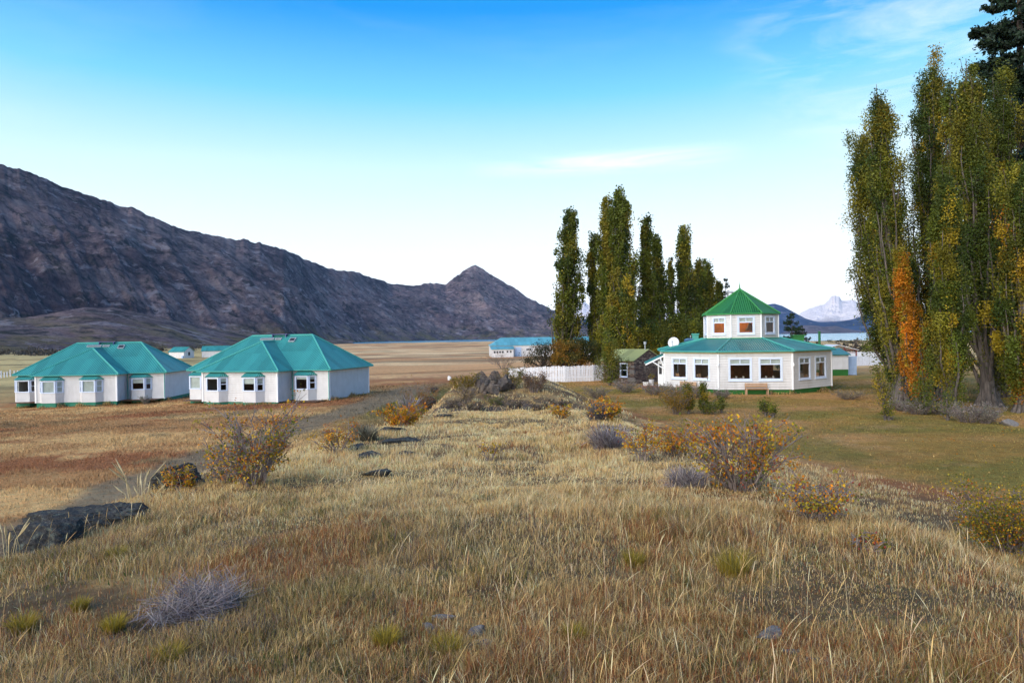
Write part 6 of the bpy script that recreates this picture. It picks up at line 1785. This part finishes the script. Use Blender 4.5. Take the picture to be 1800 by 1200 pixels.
# pale plumes by the left rocks
def plume(px, py, D, n, hgt, label, seed):
    rg = np.random.default_rng(seed); p = P(px, py, D); z = Hs(p.x, p.y)
    k = MB()
    for i in range(n):
        a = rg.uniform(0, 6.28); r_ = rg.uniform(.02, .14); l_ = rg.uniform(.05, .3); h_ = hgt * rg.uniform(.6, 1.05)
        k.tube([(math.cos(a) * r_, math.sin(a) * r_, -.03), (math.cos(a) * (r_ + l_ * .3), math.sin(a) * (r_ + l_ * .3), h_ * .6), (math.cos(a) * (r_ + l_ * .7), math.sin(a) * (r_ + l_ * .7), h_ * .82), (math.cos(a) * (r_ + l_), math.sin(a) * (r_ + l_), h_)], [.003, .003, .010, .002], 4, False)
    o = k.build('tall_grass', M['straw_stem']); o.location = (p.x, p.y, z); tag(o, label, 'grass clump', 'tall pale grass clumps')
M['straw_stem'] = simple('straw_stem', (.48, .39, .22), .8, .25, 20)
plume(240, 868, 8.6, 9, .62, 'tall pale grass plumes between the two left rocks', 921)
plume(12, 960, 5.9, 8, .55, 'tall pale grass stems at the far left edge of the photo', 922)
plume(250, 880, 8.0, 6, .4, 'short pale stems on the right end of the large slab', 923)
# meadow on the left, lawn on the right: short turf
def turf(name, n, r0, r1, amin, amax, h0, h1, w0, seed, want, colf, power=1.0):
    rg = np.random.default_rng(seed)
    r = r0 + (r1 - r0) * rg.random(n) ** power; a = np.radians(rg.uniform(amin, amax, n)); x, y = r * np.sin(a), r * np.cos(a)
    k = want(x, y) > rg.random(n); x, y, r = x[k], y[k], r[k]
    hh = fbm(x / 3, y / 3, seed, 3); h = (h0 + (h1 - h0) * np.clip((hh - .3) * 2.4, 0, 1)) * rg.uniform(.6, 1.3, len(x))
    c = np.clip(colf(x, y) * rg.uniform(.65, 1.45, (len(x), 1)), .004, 1)
    blades(name, x, y, h, w0 * np.maximum(1, r / 14) * rg.uniform(.6, 1.4, len(x)), rg.uniform(.3, .95, len(x)), c, rg, M['grass'])
def in_house(x, y):
    k = np.zeros(len(x), bool)
    for (loc, a, hx0, hx1, hy0, hy1) in ((L1, A1, -7, 7, -2.9, 7.5), (L2, A2, -7, 7, -2.9, 7.5)):
        dx, dy = x - loc[0], y - loc[1]; u = dx * math.cos(a) + dy * math.sin(a); v = -dx * math.sin(a) + dy * math.cos(a)
        k |= (u > hx0) & (u < hx1) & (v > hy0) & (v < hy1)
    k |= np.hypot(x - LC.x, y - LC.y) < 6.9
    return k
turf('meadow_grass', 150000, 12, 78, -56, 4, .05, .16, .016, 931, lambda x, y: (1 - np.clip(knoll_S(x, y) * 6 * (1 - sstep(50, 56, y)), 0, 1)) * (1 - .8 * path_mask(x, y)) * ~in_house(x, y), lambda x, y: ground_color(x, y) * 1.75, 1.0)
turf('lawn_grass', 120000, 12, 72, 0, 56, .03, .07, .014, 932, lambda x, y: lawn_mask(x, y) * ~in_house(x, y), lambda x, y: ground_color(x, y) * 1.9, .9)
# rank grass along the foot of the walls
def wall_weeds(name, segs, n, seed):
    rg = np.random.default_rng(seed); xs = []; ys = []
    L = np.array([math.dist(a, b) for a, b in segs]); k = rg.choice(len(segs), n, p=L / L.sum()); t_ = rg.random(n)
    A = np.array([s[0] for s in segs]); B = np.array([s[1] for s in segs]); P_ = A[k] + (B[k] - A[k]) * t_[:, None]
    d = B[k] - A[k]; d /= np.linalg.norm(d, axis=1)[:, None]; nn = np.stack([d[:, 1], -d[:, 0]], 1)
    P_ = P_ + nn * (np.abs(rg.normal(0, .22, n)) + .04)[:, None]
    x, y = P_[:, 0], P_[:, 1]; q = fbm(x / 1.1, y / 1.1, seed, 4, .6); kp = q + rg.uniform(-.08, .08, n) > .47; x, y, q = x[kp], y[kp], q[kp]
    h = rg.uniform(.06, .24, len(x)) * (1 + 1.6 * sstep(.55, .7, q))
    blades(name, x, y, h, np.full(len(x), .028), rg.uniform(.2, .9, len(x)), pick_cols(rg, len(x), [OLG, TANC, GREYB, STRAW, GRN], (3, 3, 2, 1.5, 1), .3), rg, M['grass'])
def loc_segs(loc, a, pts):
    w_ = [(loc[0] + px * math.cos(a) - py * math.sin(a), loc[1] + px * math.sin(a) + py * math.cos(a)) for px, py in pts]
    return list(zip(w_[:-1], w_[1:]))
hp = [(-6.9, .0), (-6.1 - 1.06, 0), (-6.65, -.62), (-5.4, -.62), (-5.0, 0), (-4.0, 0), (-4.0, -2.2), (-3.6, -2.2), (-3.15, -2.85), (-1.95, -2.85), (-1.5, -2.2), (-.05, -2.2), (.4, -2.85), (1.6, -2.85), (2.05, -2.2), (3.25, -2.2), (3.25, 0), (3.5, 0), (3.95, -.62), (5.15, -.62), (5.6, 0), (6.8, 0), (6.8, 7.3)]
wall_weeds('wall_weeds', loc_segs(L1, A1 + R(1), hp) + loc_segs(L2, A2 + R(1.5), hp) + loc_segs((LC.x, LC.y), LA, [octa(AP - .04)[k] for k in (7, 0, 1, 2, 3)]), 15000, 951)
# fallen yellow leaves on the lawn
rg = np.random.default_rng(940); n = 5200
r = rg.uniform(18, 62, n); a = np.radians(rg.uniform(6, 46, n)); x, y = r * np.sin(a), r * np.cos(a)
k = (rg.random(n) < lawn_mask(x, y) * (.25 + .75 * sstep(16, 34, x))) & ~in_house(x, y); x, y = x[k], y[k]
cen = np.stack([x, y, H(x, y) + .05], 1)
o = leaf_object('fallen_leaves', cen, .075, pick_cols(rg, len(x), [YEL, ORG, (.5, .36, .12), (.30, .16, .05)], (3, 1.5, 2.5, 2)), M['leaf'], rg); tag(o, kind='stuff')
# ------------------------------------------------------------------ the air: one even box of thin haze round everything
hz = MB(); hz.box(-7000, 14500, -400, 14500, -14, 760)
m, t, out = mat('haze_air')
pv = t.n('ShaderNodeVolumePrincipled', Color=(0.36, 0.62, 1.0), Density=2.4e-5, Anisotropy=0.0)
t.t.links.new(pv.outputs[0], out.inputs[1])
tag(hz.build('haze', m), kind='stuff')
